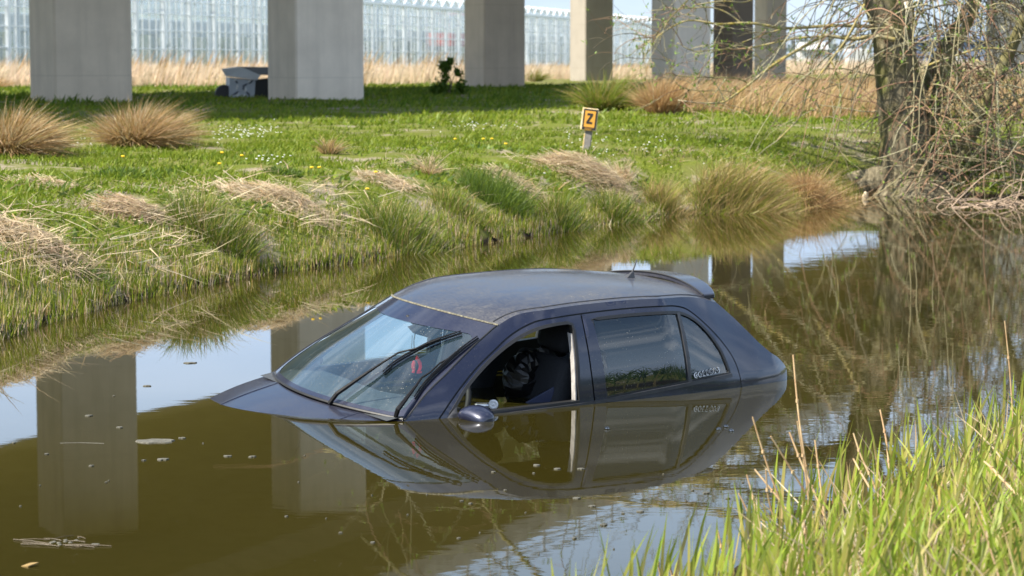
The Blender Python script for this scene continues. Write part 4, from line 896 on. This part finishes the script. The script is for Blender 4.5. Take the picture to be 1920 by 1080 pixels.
# field and bank grass (nobody could count it)
def scatter(n, d0, d1, margin=1.12, pw=1.0):
    d = (d0 ** pw + rng.random(n) * (d1 ** pw - d0 ** pw)) ** (1 / pw); x = rng.uniform(-1, 1, n) * d * .2133 * margin
    return x, d
parts = []
def grassfield(n, d0, d1, hmin, hmax, wd, cb, ct, pw, smin=.08, smax=1e9, mask=None, lean=.35, nseg=2):
    x, y = scatter(n, d0, d1, 1.12, pw); sf = sdist(np.stack([x, y], 1), FS); z = ht(x, y)
    ok = (sf > smin) & (sf < smax) & (z > .06)
    if mask is not None: ok &= mask(x, y, sf)
    x, y, z = x[ok], y[ok], z[ok]; k = len(x)
    pat = np.clip(.5 + 1.3 * vnoise(x, y, 1.4, 11) + .8 * vnoise(x, y, .4, 12), 0, 1)
    d = np.stack([rng.normal(.08, lean, k), rng.normal(0, lean, k), np.ones(k)], 1); bnd = np.stack([rng.normal(.1, .25, k), rng.normal(0, .25, k), -rng.uniform(0, .35, k)], 1)
    L = rng.uniform(hmin, hmax, k) * (.6 + .6 * pat)
    parts.append(blades(np.stack([x, y, z - .01], 1), d, bnd, L, wd * rng.uniform(.6, 1.4, k) * (y / d0) ** .3, pick(cb, k), pick(ct, k), nseg))
bare = lambda x, y, s: (vnoise(x, y, .9, 21) + .5 * vnoise(x, y, .3, 22)) < .20
grassfield(120000, 15.5, 36, .04, .11, .010, GRN, YGR + GRN, 1.5, .30, 1e9, bare)
grassfield(45000, 22, 50, .05, .12, .013, GRN + DGR, YGR + GRN, 1.4, 1.2, 1e9, bare)
grassfield(50000, 40, 105, .07, .17, .03, GRN, GRN + YGR, 1.6, 2)
grassfield(14000, 55, 105, .12, .30, .045, DGR, DGR + GRN, 1.3, 2, 1e9, lambda x, y, s: vnoise(x, y, 4, 31) > .02)
grassfield(24000, 16, 34, .05, .13, .035, GRN + BGR, BGR + GRN, 1.4, .5, 3.2, lambda x, y, s: (vnoise(x, y, .8, 41) > .12), .9)   # broad leaved weeds
grassfield(26000, 15.5, 34, .06, .26, .008, PAL + TAN, PAL, 1.3, .25, 2.2, lambda x, y, s: (vnoise(x, y, .7, 42) > .02), 2.2)     # loose dead stalks
k = 560; Q = np.array([onground(px, py) for px, py in zip(np.concatenate([rng.uniform(-40, 400, 320), rng.uniform(300, 760, 240)]), np.concatenate([rng.uniform(385, 530, 320), rng.uniform(340, 440, 240)]))])
th = rng.normal(-.3, 1.0, k); parts.append(blades(Q + np.array([0, 0, .05]), np.stack([np.cos(th), np.sin(th), rng.normal(.05, .25, k)], 1), np.stack([np.zeros(k), np.zeros(k), -rng.uniform(0, .15, k)], 1), rng.uniform(.15, .55, k), .009, pick(PAL, k), pick(PAL, k), 2))
v, t_, c = join(parts); tag(mesh_np('grass', v, t_, FOL, col=c), kind='stuff')
# reed stubble and fresh shoots on the water's edge
parts = []
n = 30000; k_ = rng.integers(1, len(FS) - 8, n); f_ = rng.random(n)
sel = FS[:-4]; seg = np.linalg.norm(np.diff(sel, axis=0), axis=1); cum = np.concatenate([[0], np.cumsum(seg)]); s_ = rng.uniform(cum[1] + 3, cum[-1], n)
i_ = np.clip(np.searchsorted(cum, s_) - 1, 0, len(sel) - 2); q = sel[i_] + (sel[i_ + 1] - sel[i_]) * ((s_ - cum[i_]) / seg[i_])[:, None]
tn = (sel[i_ + 1] - sel[i_]) / seg[i_][:, None]; nv = np.stack([-tn[:, 1], tn[:, 0]], 1)
of = rng.uniform(-.06, 1, n) ** 1 * np.where(q[:, 0] < .0, .62, .32); of = np.where(rng.random(n) < .35, rng.uniform(-.07, .1, n), of)
q = q + nv * of[:, None]; z = np.maximum(ht(q[:, 0], q[:, 1]), -.03)
ok = (vnoise(q[:, 0], q[:, 1], .22, 51) > -.24); q, z, of = q[ok], z[ok], of[ok]; n = len(q)
dead = rng.random(n) < .36
L = np.where(dead, rng.uniform(.05, .15, n), rng.uniform(.05, .19, n)) * (1 + .6 * vnoise(q[:, 0], q[:, 1], .35, 53))
cb = np.where(dead[:, None], pick(PAL + TAN, n), pick(TAN + GRN + YGR, n)); ct = np.where(dead[:, None], pick(PAL, n), pick(YGR + GRN, n))
d = np.stack([rng.normal(.02, .12, n), rng.normal(0, .12, n), np.ones(n)], 1)
parts.append(blades(np.stack([q[:, 0], q[:, 1], z - .02], 1), d, d * 0 + np.stack([rng.normal(0, .1, n), rng.normal(0, .1, n), -rng.uniform(0, .1, n)], 1), L, np.where(dead, .008, .010), cb, ct, 2))
v, t_, c = join(parts); tag(mesh_np('reed_stubble', v, t_, FOL, col=c), kind='stuff')
# reed bed in front of the greenhouse
parts = []
n = 46000; k_ = rng.uniform(-1.15, 1.15, n) * .2133
e0 = (93 + 11.7 * 1.84) / (1 - 1.84 * k_); d0_ = np.where(k_ < -.06, np.interp(k_, [-.25, -.06], [93, 100]), np.minimum(np.maximum(e0 + 6, 100), 175)); d0_ = np.where(k_ > .08, 175, d0_); d0_ = np.where((k_ > -.03) & (k_ < .015), np.maximum(d0_, 106), d0_); d0_ = np.where((k_ > .01) & (k_ < .055), np.maximum(d0_, 136), d0_)
d_ = d0_ + rng.uniform(0, 34, n); x = k_ * d_
ok = (vnoise(x, d_, 5, 61) > -.42); x, d_ = x[ok], d_[ok]; n = len(x)
hmul = np.interp(x / d_, [-.22, -.1, 0, .06, .1, .22], [1.12, 1.05, .95, .88, 1.2, 1.3])
L = rng.uniform(.55, 1.15, n) * hmul * (1 + .35 * vnoise(x, d_, 3, 62)); dd = np.stack([rng.normal(.1, .14, n), rng.normal(0, .1, n), np.ones(n)], 1)
parts.append(blades(np.stack([x, d_, np.full(n, .75)], 1), dd, np.stack([rng.uniform(0, .3, n), rng.normal(0, .1, n), -rng.uniform(0, .2, n)], 1), L, .035, pick([(.64, .50, .34), (.72, .58, .42), (.58, .45, .31)], n), pick([(.70, .55, .40), (.64, .49, .35), (.76, .63, .48)], n), 2))
sel_ = rng.choice(n, 1500); d_ = d_[sel_]; x = x[sel_]; n = 1500; hk = np.where(x / d_ < -.02, 1, .72)
parts.append(blades(np.stack([x, d_, np.full(n, .8)], 1), np.stack([rng.normal(.1, .08, n), rng.normal(0, .1, n), np.ones(n)], 1), np.stack([rng.uniform(.1, .3, n), rng.normal(0, .1, n), -rng.uniform(.05, .2, n)], 1), rng.uniform(1.2, 1.9, n) * hk, .045, pick(TAN, n), pick(BRN, n), 4))
v, t_, c = join(parts); tag(mesh_np('reed_bed', v, t_, FOL, col=c), kind='stuff')
# dry brown meadow behind the willow
parts = []
n = 30000; y = rng.uniform(44, 80, n); x = (rng.uniform(1215, 1960, n) - 960) / F * y
lim = np.interp((x / y) * F + 960, [1215, 1330, 1500, 1960], [54, 49, 45, 42]); ok = (y > lim) & (vnoise(x, y, 1.3, 71) > -.38); x, y = x[ok], y[ok]; n = len(x)
gb = rng.random(n) < .25
parts.append(blades(np.stack([x, y, ht(x, y) - .03], 1), np.stack([rng.normal(.15, .2, n), rng.normal(0, .2, n), np.ones(n)], 1), np.stack([rng.uniform(0, .5, n), rng.normal(0, .15, n), -rng.uniform(.1, .5, n)], 1), rng.uniform(.45, .98, n) * (1 + .5 * vnoise(x, y, 2, 72)), .016, np.where(gb[:, None], pick(GRN, n), pick(BRN, n)), pick(BRN + [(.48, .34, .22)], n), 3))
v, t_, c = join(parts); tag(mesh_np('dry_meadow_grass', v, t_, FOL, col=c), kind='stuff')
# individual tussocks and rush clumps
def clump(px, py, wpx, hpx, n, kind, label, wind=(.35, -.05), group=None, wd=.007, name='grass_tussock', spread=.9, droop=.35, cat='tussock'):
    p = onground(px, py); s = F / p[1]; rx = wpx / s / 2; h = hpx / s; fx = .55; hs = 1.1; hj = .45
    if name == 'rush_clump' and kind != 'brown': fx = .85; spread *= .45; n = int(n * 1.1); wd *= 1.1; hs = .92; hj = .72
    pal = {'tan': (BRN + DGR, TAN + BRN + PAL[:2]), 'rush': (DGR + GRN[:1] + TAN[:1], GRN + BGR + YGR + TAN[:1] + PAL[:1]), 'blue': (DGR + BGR, BGR + GRN), 'mix': (DGR + GRN + TAN[:1], TAN + YGR + GRN + BGR), 'brown': (BRN, BRN + TAN), 'pale': (TAN, PAL), 'sedge': (DGR + GRN + TAN[:1], TAN + BRN + YGR + TAN)}[kind]
    v, t_, c = clump_geo((0, 0, 0), rx * fx, rx * fx * .85, n, h * hs, spread, wind, pal[0], pal[1], wd, droop, 4, hj=hj, zfun=lambda a, b: ht(a + p[0], b + p[1]) - p[2])
    o_ = mesh_np(name, v, t_, FOL, col=c); o_.location = p; tag(o_, label, cat, group); return o_
TG = 'tan tussocks on the grass'; RG = 'green rush clumps along the bank'
clump(15, 292, 135, 122, 3600, 'tan', 'big tan tussock cut by the left edge of the grass', (.24, -.08), TG, .009, droop=.45, spread=.8)
clump(258, 277, 145, 112, 3800, 'tan', 'big windswept tan tussock with a green foot near the left pillar', (.24, -.08), TG, .009, droop=.45, spread=.8)
clump(617, 288, 42, 50, 260, 'tan', 'small tan tuft alone on the short grass', (.15, 0), TG, .007, spread=.6)
clump(1135, 206, 110, 92, 1500, 'mix', 'wispy green and tan tussock behind the Z sign', (.35, 0), TG, .014, spread=.9)
clump(1240, 214, 76, 98, 1400, 'brown', 'tall tan tussock at the foot of the pale pillar behind the branches', (.15, 0), TG, .014, spread=.6)
clump(275, 152, 110, 34, 700, 'mix', 'tan-topped tussock right of the left pillar in deep shade', (.3, 0), TG, .02)
clump(790, 152, 60, 34, 400, 'mix', 'green and tan tussock beside the green bush', (.2, 0), TG, .02)
clump(1005, 152, 40, 30, 300, 'mix', 'low tussock right of the stained pillar', (.2, 0), TG, .02)
clump(-10, 165, 60, 32, 300, 'brown', 'brown tussock at the far left behind the big tan tussock', (.2, 0), TG, .02)
clump(400, 440, 190, 105, 1500, 'rush', 'green rush clump between the two straw heaps', (.12, 0), RG, .006, 'rush_clump', .55, .2, 'rush clump')
clump(765, 468, 180, 118, 2000, 'rush', 'tall green rush clump at the waterline above the car windscreen', (.12, 0), RG, .006, 'rush_clump', .5, .2, 'rush clump')
clump(930, 372, 150, 82, 1300, 'blue', 'bluish rush clump higher up the bank left of the pale straw heap', (.15, 0), RG, .006, 'rush_clump', .6, .2, 'rush clump')
clump(860, 400, 120, 62, 700, 'mix', 'thin mixed rush clump above the water behind the car roof', (.15, 0), RG, .006, 'rush_clump', .6, .25, 'rush clump')
clump(1062, 428, 95, 100, 1300, 'rush', 'dark green rush clump at the waterline below the pale straw heap', (.15, 0), RG, .006, 'rush_clump', .5, .25, 'rush clump')
clump(1165, 418, 110, 88, 1300, 'rush', 'green rush clump at the waterline right below the Z sign', (.15, 0), RG, .006, 'rush_clump', .55, .25, 'rush clump')
clump(1252, 402, 95, 92, 1100, 'sedge', 'yellowish rush clump left of the largest clump', (.2, 0), RG, .006, 'rush_clump', .6, .25, 'rush clump')
clump(1385, 395, 190, 132, 3600, 'sedge', 'largest rush clump with green foot and tan tips at the bend', (.45, -.1), RG, .007, 'rush_clump', .75, .4, 'rush clump')
clump(1525, 386, 135, 104, 2600, 'brown', 'collapsed brown rush clump hanging into the water by the willow', (.25, -.35), RG, .007, 'rush_clump', 1.0, .8, 'rush clump')
clump(150, 520, 130, 50, 500, 'blue', 'low bluish weed clump among the dead reeds at the left', (.05, 0), RG, .012, 'rush_clump', 1.0, .4, 'rush clump')
clump(535, 325, 90, 28, 500, 'blue', 'low bluish weed clump behind the left straw heap', (.05, 0), RG, .016, 'rush_clump', 1.0, .5, 'rush clump')
clump(230, 330, 150, 34, 700, 'blue', 'low bluish weed patch in front of the windswept tussock', (.05, 0), RG, .016, 'rush_clump', 1.0, .5, 'rush clump')
clump(805, 325, 40, 58, 120, 'pale', 'sparse pale dead stalks standing above the bank', (.1, 0), TG, .008, spread=.8)
clump(1165, 338, 50, 62, 200, 'pale', 'pale upright stalks at the right end of the pale straw heap', (-.1, 0), TG, .007, spread=.5)
# straw heaps
def heap(px, py, wpx, hpx, n, label, ang=0.0):
    p = onground(px, py); s = F / p[1]; rx = wpx / s / 2; hh = hpx / s * .55
    a = rng.uniform(0, 2 * math.pi, n); r = np.sqrt(rng.random(n)) * np.where(rng.random(n) < .3, 1.55, 1); x = np.cos(a) * r * rx; y = np.sin(a) * r * rx * .8
    z = ht(x + p[0], y + p[1]) - p[2] + .02 + hh * .85 * np.maximum(0, 1 - r ** 2) * rng.uniform(.3, 1, n) ** .5 - .01
    th = rng.normal(ang, .7, n); d = np.stack([np.cos(th), np.sin(th) * .8, rng.normal(.02, .22, n)], 1)
    L = rng.uniform(.12, .42, n); b_ = np.stack([np.zeros(n), np.zeros(n), -rng.uniform(0, .35, n)], 1)
    base = np.stack([x, y, z], 1) - d * L[:, None] * .5
    v, t_, c = blades(base, d, b_, L, .008 * rng.uniform(.5, 1.3, n), pick(PAL + TAN[:1], n), pick(PAL, n), 2)
    o_ = mesh_np('straw_heap', v, t_, FOL, col=c); o_.location = p; tag(o_, label, 'straw heap', 'heaps of cut dead reed on the bank')
heap(520, 378, 220, 62, 1700, 'wide heap of cut dead reed in the middle of the left bank', -.35)
heap(245, 402, 140, 62, 1100, 'rounded heap of cut dead reed left of the green rush clump', .1)
heap(1105, 330, 200, 78, 2600, 'large pale straw heap at the foot of the Z sign', -.1)
heap(60, 470, 260, 85, 1500, 'flattened tangle of dead reed stems at the left edge', -.6)
heap(730, 345, 120, 30, 500, 'thin scatter of dead straw above the tall rush clump', -.3)
heap(960, 345, 130, 40, 700, 'low straw heap touching the bluish rush clump', -.3)
heap(90, 350, 160, 30, 400, 'thin grey straw scatter below the left tussock', -.2)
# leafy bush
bp = onground(842, 178); bu = empty('green_bush', bp); tag(bu, 'dark green leafy bush beside the stained pillar', 'bush')
s = F / bp[1]; n = 3400
cs = np.array([(-.15, 0, .25, .28), (.18, .1, .3, .3), (0, 0, .62, .24), (-.12, 0, .86, .15), (.22, 0, .62, .16), (.38, .05, .16, .2), (-.36, 0, .12, .16), (.02, 0, 1.02, .08)])[rng.integers(0, 8, n)]
a = rng.normal(0, .5, (n, 3)); P = cs[:, :3] + a * cs[:, 3:]; P = P[(vnoise(P[:, 0], P[:, 2], .18, 81) > -.22) & (P[:, 2] > 0)]
d = rng.normal(0, .7, P.shape) + np.array([0, 0, .3]); v, t_, c = blades(P, d, d * 0, np.full(len(P), .085), .055, pick(DGR + [(.04, .10, .015)], len(P)), pick(DGR + GRN[:1], len(P)), 2)
mesh_np('foliage', v, t_, FOL, bu, col=c)
m = MB()
for i in range(7): m.tube([(0, 0, 0), (rng.normal(0, .12), rng.normal(0, .1), .35), (rng.normal(0, .3), rng.normal(0, .2), .8)], [.02, .013, .006], 5)
m.build('stems', barkm, bu)
# flowers
n = 260; x, y = [], []
for cx, cy, sx, sy, k in [(450, 255, 70, 16, 90), (160, 270, 60, 14, 25), (900, 245, 90, 10, 35), (510, 310, 40, 12, 20), (1150, 275, 160, 40, 60), (1700, 260, 120, 30, 30)]:
    for _ in range(k):
        q = onground(cx + rng.normal(0, sx / 2), max(215, cy + rng.normal(0, sy / 2))); x.append(q)
P = np.array(x) + np.array([0, 0, .07]); n = len(P); m = MB()
for q in P: m.lathe([(.003, 0), (.012, .004), (.009, .008)], q, 6)
tag(m.build('daisies', pmat('daisy_white', (.8, .8, .78), .7)), kind='stuff')
dand = None
for i, (px, py) in enumerate([(597, 330), (583, 330), (415, 301), (452, 307), (229, 309), (410, 323), (703, 338), (687, 371), (852, 273), (921, 273), (947, 283), (905, 273)]):
    q = onground(px, py)
    if dand is None:
        dand = empty('dandelion', q); st_ = MB(); st_.tube([(0, 0, 0), (.01, 0, .08)], .003, 5); st_.build('stem', pmat('stem_green', (.12, .2, .04), .7), dand)
        MB().lathe([(.004, .075), (.018, .082), (.022, .09), (.012, .097)], (.01, 0, 0), 10).build('flower_head', pmat('dandelion_yellow', (.85, .55, .02), .6), dand); o_ = dand
    else: o_ = copy_tree(dand); o_.location = q
    tag(o_, 'yellow dandelion flower standing in the short grass of the far bank', 'dandelion', 'dandelions on the far bank')

# ------------------------------------------------------------------ near bank: fresh reed and grass
parts = []
def nearband(n, smin, smax, hmin, hmax, wd, cb, ct, lean=.13, dmin=6.2, dmax=14, bendx=.12, mask=None, nseg=4):
    y = rng.uniform(dmin, dmax, n); x = rng.uniform(-.2, 1.15, n) * y * .2133; s = -sdist(np.stack([x, y], 1), NS); ok = (s > smin) & (s < smax)
    if mask is not None: ok &= mask(x, y, s)
    x, y = x[ok], y[ok]; k = len(x); z = ht(x, y)
    d = np.stack([rng.normal(.03, lean, k), rng.normal(0, lean, k), np.ones(k)], 1); b_ = np.stack([rng.normal(.05, bendx, k), rng.normal(0, bendx, k), -rng.uniform(0, .12, k)], 1)
    return blades(np.stack([x, y, z - .02], 1), d, b_, rng.uniform(hmin, hmax, k), wd * rng.uniform(.6, 1.3, k), pick(cb, k), pick(ct, k), nseg)
NGR = [(.23, .33, .03), (.28, .36, .04), (.18, .27, .03)]; NYG = [(.36, .40, .07), (.30, .36, .05)]
mk = lambda x, y, s: vnoise(x, y, .35, 91) > -.12
parts.append(nearband(2500, -.12, .9, .20, .44, .017, NYG + TAN, NGR + NYG, .10, 6.4, 13.2, .08, mk))
parts.append(nearband(3300, .35, 3.5, .16, .38, .015, NYG + TAN, NGR, .2, 6.0, 13, .18))
parts.append(nearband(3600, .9, 5, .10, .30, .008, NGR + DGR, NGR, .4, 5.8, 12, .4))
parts.append(nearband(4200, .25, 4, .12, .40, .007, PAL, PAL + TAN, .45, 6, 12.5, .3, lambda x, y, s: vnoise(x, y, .4, 92) > -.05))
n = 7000; y = rng.uniform(-2, 14, n); x = rng.uniform(1.5, 9, n); s_ = -sdist(np.stack([x, y], 1), NS); ok = (s_ > 0) & (s_ < 6) & (x > .2133 * 1.15 * np.maximum(y, 0)); x, y = x[ok], y[ok]; k = len(x)
parts.append(blades(np.stack([x, y, ht(x, y) - .02], 1), np.stack([rng.normal(0, .25, k), rng.normal(0, .25, k), np.ones(k)], 1), np.stack([rng.normal(0, .2, k), rng.normal(0, .2, k), -rng.uniform(0, .2, k)], 1), rng.uniform(.25, .6, k), .022, pick(DGR, k), pick(DGR, k), 3))
v, t_, c = join(parts); tag(mesh_np('near_bank_grass', v, t_, FOL, col=c), kind='stuff')
ST = [((1515, 905), (1487, 665), 9.3), ((1470, 960), (1411, 782), 9.0), ((1500, 990), (1415, 880), 8.9), ((1530, 930), (1480, 810), 9.2), ((1520, 965), (1495, 790), 9.0), ((1560, 1000), (1445, 818), 9.1), ((1545, 960), (1528, 825), 9.3), ((1635, 900), (1600, 812), 9.6), ((1668, 880), (1650, 768), 9.8), ((1900, 790), (1884, 602), 10.8), ((1445, 1050), (1385, 925), 8.6), ((1240, 1085), (1232, 1040), 8.6), ((1262, 1085), (1256, 1048), 8.6), ((1362, 1075), (1346, 995), 8.7), ((1640, 930), (1600, 860), 9.2), ((1880, 900), (1845, 865), 8.6), ((1420, 1010), (1400, 890), 8.8), ((1455, 985), (1436, 880), 8.9)]
rsm = pmat('dry_reed_stem', (.55, .40, .22), .7, 0, 0, 14, (.40, .24, .12))
SLAB = ['tallest dry reed stalk, standing free in front of the car tail', 'dry reed stalk leaning left just below the car tail', 'dry reed stalk bent at the left rim of the near reeds', 'dry reed stalk right of the leaning one in the near reeds', 'straight dry reed stalk close beside the tallest one', 'strongly slanting dry reed stalk crossing the others', 'short dry reed stalk right of the tallest one', 'dry reed stalk alone above fresh green shoots', 'dry reed stalk rising right of the lone one', 'tall dry reed stalk at the right edge of the photo', 'reddish dry reed stalk low at the left of the near reeds', 'short dry reed stub at the bottom edge, left of two', 'short dry reed stub at the bottom edge, right of two', 'dry reed stub leaning at the bottom right of the twin stubs', 'dry reed stalk hidden low among the green shoots', 'broken dry reed stalk lying slantwise at the right', 'thin dry reed stalk left of the slanting ones', 'thin dry reed stalk between the leaning stalks']
for ((x0, y0), (x1, y1), d), lab in zip(ST, SLAB):
    a = atd(x0, y0, d); b_ = atd(x1, y1, d + rng.uniform(-.1, .1)); g_ = a + (a - b_) * (max(0, a[2] + .02) / max(.05, (b_ - a)[2])); gz = hz(g_[0], g_[1]); 
    base = a + (a - b_) * ((a[2] - max(gz, 0) + .03) / max(.05, (b_ - a)[2])); mid = (a + b_) / 2 + np.array([rng.normal(0, .006), 0, 0])
    o_ = empty('dry_reed_stalk', base); P = np.array(smooth_line([base, a, mid, b_], 4)) - base; m = MB(); m.tube(P, np.linspace(.0055, .003, len(P)), 6); m.build('stem', rsm, o_)
    for f in (.4, .7):
        i = int(f * len(P)); m = MB(); m.tube([P[i] - np.array((0, 0, .006)), P[i] + np.array((0, 0, .006))], .0065, 6); m.build('stem_node', rsm, o_)
    tag(o_, lab, 'reed stalk', 'dry reed stalks on the near bank')

# ------------------------------------------------------------------ things floating on the canal
scm = pmat('scum', (.13, .125, .10), .8, 0, 0, 60, (.06, .055, .04)); dtw = pmat('wet_twig', (.10, .07, .035), .6, 0, .3, 20); lfm = pmat('dead_leaf', (.30, .20, .07), .7, 0, .4, 30)
def flake(px, py, wpx, hpx, mat, label, cat, group, name):
    p = at(px, py, 0); s = F / p[1]; rx = wpx / s / 2; ry = min(rx * .8, hpx / s / 2 / ((H) / p[1])); k = 14
    g_ = np.linspace(0, 2 * math.pi, k, endpoint=False); rr_ = rng.uniform(.55, 1.1, k); ring = np.stack([np.cos(g_) * rr_ * rx, np.sin(g_) * rr_ * ry], 1)
    m = MB(); m.add([(*q, -.004) for q in ring] + [(*(q * .93), .005) for q in ring], [tuple(range(k))[::-1], tuple(range(k, 2 * k))] + [(i, (i + 1) % k, k + (i + 1) % k, k + i) for i in range(k)])
    o_ = m.build(name, mat); o_.location = (p[0], p[1], 0); tag(o_, label, cat, group)
FG = 'scum flakes floating on the canal'
flake(290, 828, 84, 9, scm, 'largest grey scum raft floating left of the sunken car', 'scum flake', FG, 'scum_flake')
flake(305, 862, 28, 5, scm, 'grey scum flake just below the largest raft', 'scum flake', FG, 'scum_flake')
flake(357, 681, 26, 5, scm, 'scum flake on the bright sky reflection near the bonnet', 'scum flake', FG, 'scum_flake')
small = [(80, 911), (200, 905), (467, 857), (572, 855), (536, 969), (613, 973), (342, 822), (380, 832), (220, 802), (168, 780), (214, 743), (274, 724), (28, 831), (88, 852), (170, 874), (270, 864), (429, 856), (205, 902), (40, 950), (180, 1022), (700, 930), (800, 928), (880, 945), (1000, 888), (1010, 873), (1044, 880), (930, 886), (1090, 880), (1085, 935), (860, 940), (1110, 950), (1200, 960), (1170, 963), (1130, 985), (1070, 1010), (1150, 1030), (990, 962), (760, 966), (700, 1018), (1325, 900), (1395, 905), (1300, 920), (1290, 940), (560, 905), (640, 1000), (900, 1000), (1010, 1040), (860, 1010), (950, 920), (1240, 890), (1330, 925), (1360, 935)]
for px, py in small: flake(px + rng.normal(0, 3), py, rng.choice([4, 6, 8, 11, 17]), rng.uniform(2, 4), scm, 'small grey scum flake floating on the open brown water', 'scum flake', FG, 'scum_flake')
lt = empty('twig_litter', at(115, 1015, 0)); tag(lt, 'raft of dead twigs and foam floating at the bottom left', 'twig raft')
m = MB()
for i in range(12):
    a = rng.uniform(-.12, .12), rng.uniform(-.12, .12); th = rng.normal(0, .5); l_ = rng.uniform(.03, .10); m.tube([(a[0] - l_ * math.cos(th) / 1, a[1] - l_ * math.sin(th), .003), (a[0], a[1], .006), (a[0] + l_ * math.cos(th), a[1] + l_ * math.sin(th), .003)], .0016, 5)
m.build('twig', dtw, lt)
m = MB()
for i in range(9): m.lathe([(.0, -.002), (.010, -.001), (.008, .002), (.001, .004)], (rng.uniform(-.06, .06), rng.uniform(-.1, .1), 0), 8)
m.build('foam', scm, lt)
o_ = empty('floating_leaf', at(55, 1062, 0)); tag(o_, 'curled yellow-brown leaf floating in the bottom left corner', 'leaf')
MB().add([(-.03, 0, .002), (0, -.02, .006), (.035, 0, .016), (0, .02, .010), (-.03, 0, -.002), (0, -.02, .001), (.035, 0, .011), (0, .02, .005)], [(0, 1, 2, 3), (7, 6, 5, 4), (0, 4, 5, 1), (1, 5, 6, 2), (2, 6, 7, 3), (3, 7, 4, 0)]).build('leaf', lfm, o_)
o_ = empty('floating_stick', at(150, 831, 0)); tag(o_, 'thin pale stick floating left of the largest scum raft', 'stick'); m = MB(); m.tube([(-.10, 0, .000), (0, .01, .001), (.12, -.01, .000)], .0022, 6); m.build('stick', scm, o_)
bub = None
bmat = glassm('bubble_film', (.9, .92, .92), 0, .12)
for i, (px, py) in enumerate([(1347, 806), (1361, 801), (1371, 809), (1138, 805)]):
    q = at(px, py, 0)
    if bub is None: bub = MB().lathe([(.014 * math.cos(a), .014 * math.sin(a)) for a in np.linspace(0, 1.5, 6)], (0, 0, 0), 12).build('bubble', bmat, smooth=True); o_ = bub
    else: o_ = bub.copy(); COL.objects.link(o_)
    o_.location = q; tag(o_, 'air bubble floating on the water beside the sunken rear door', 'bubble', 'air bubbles beside the car')
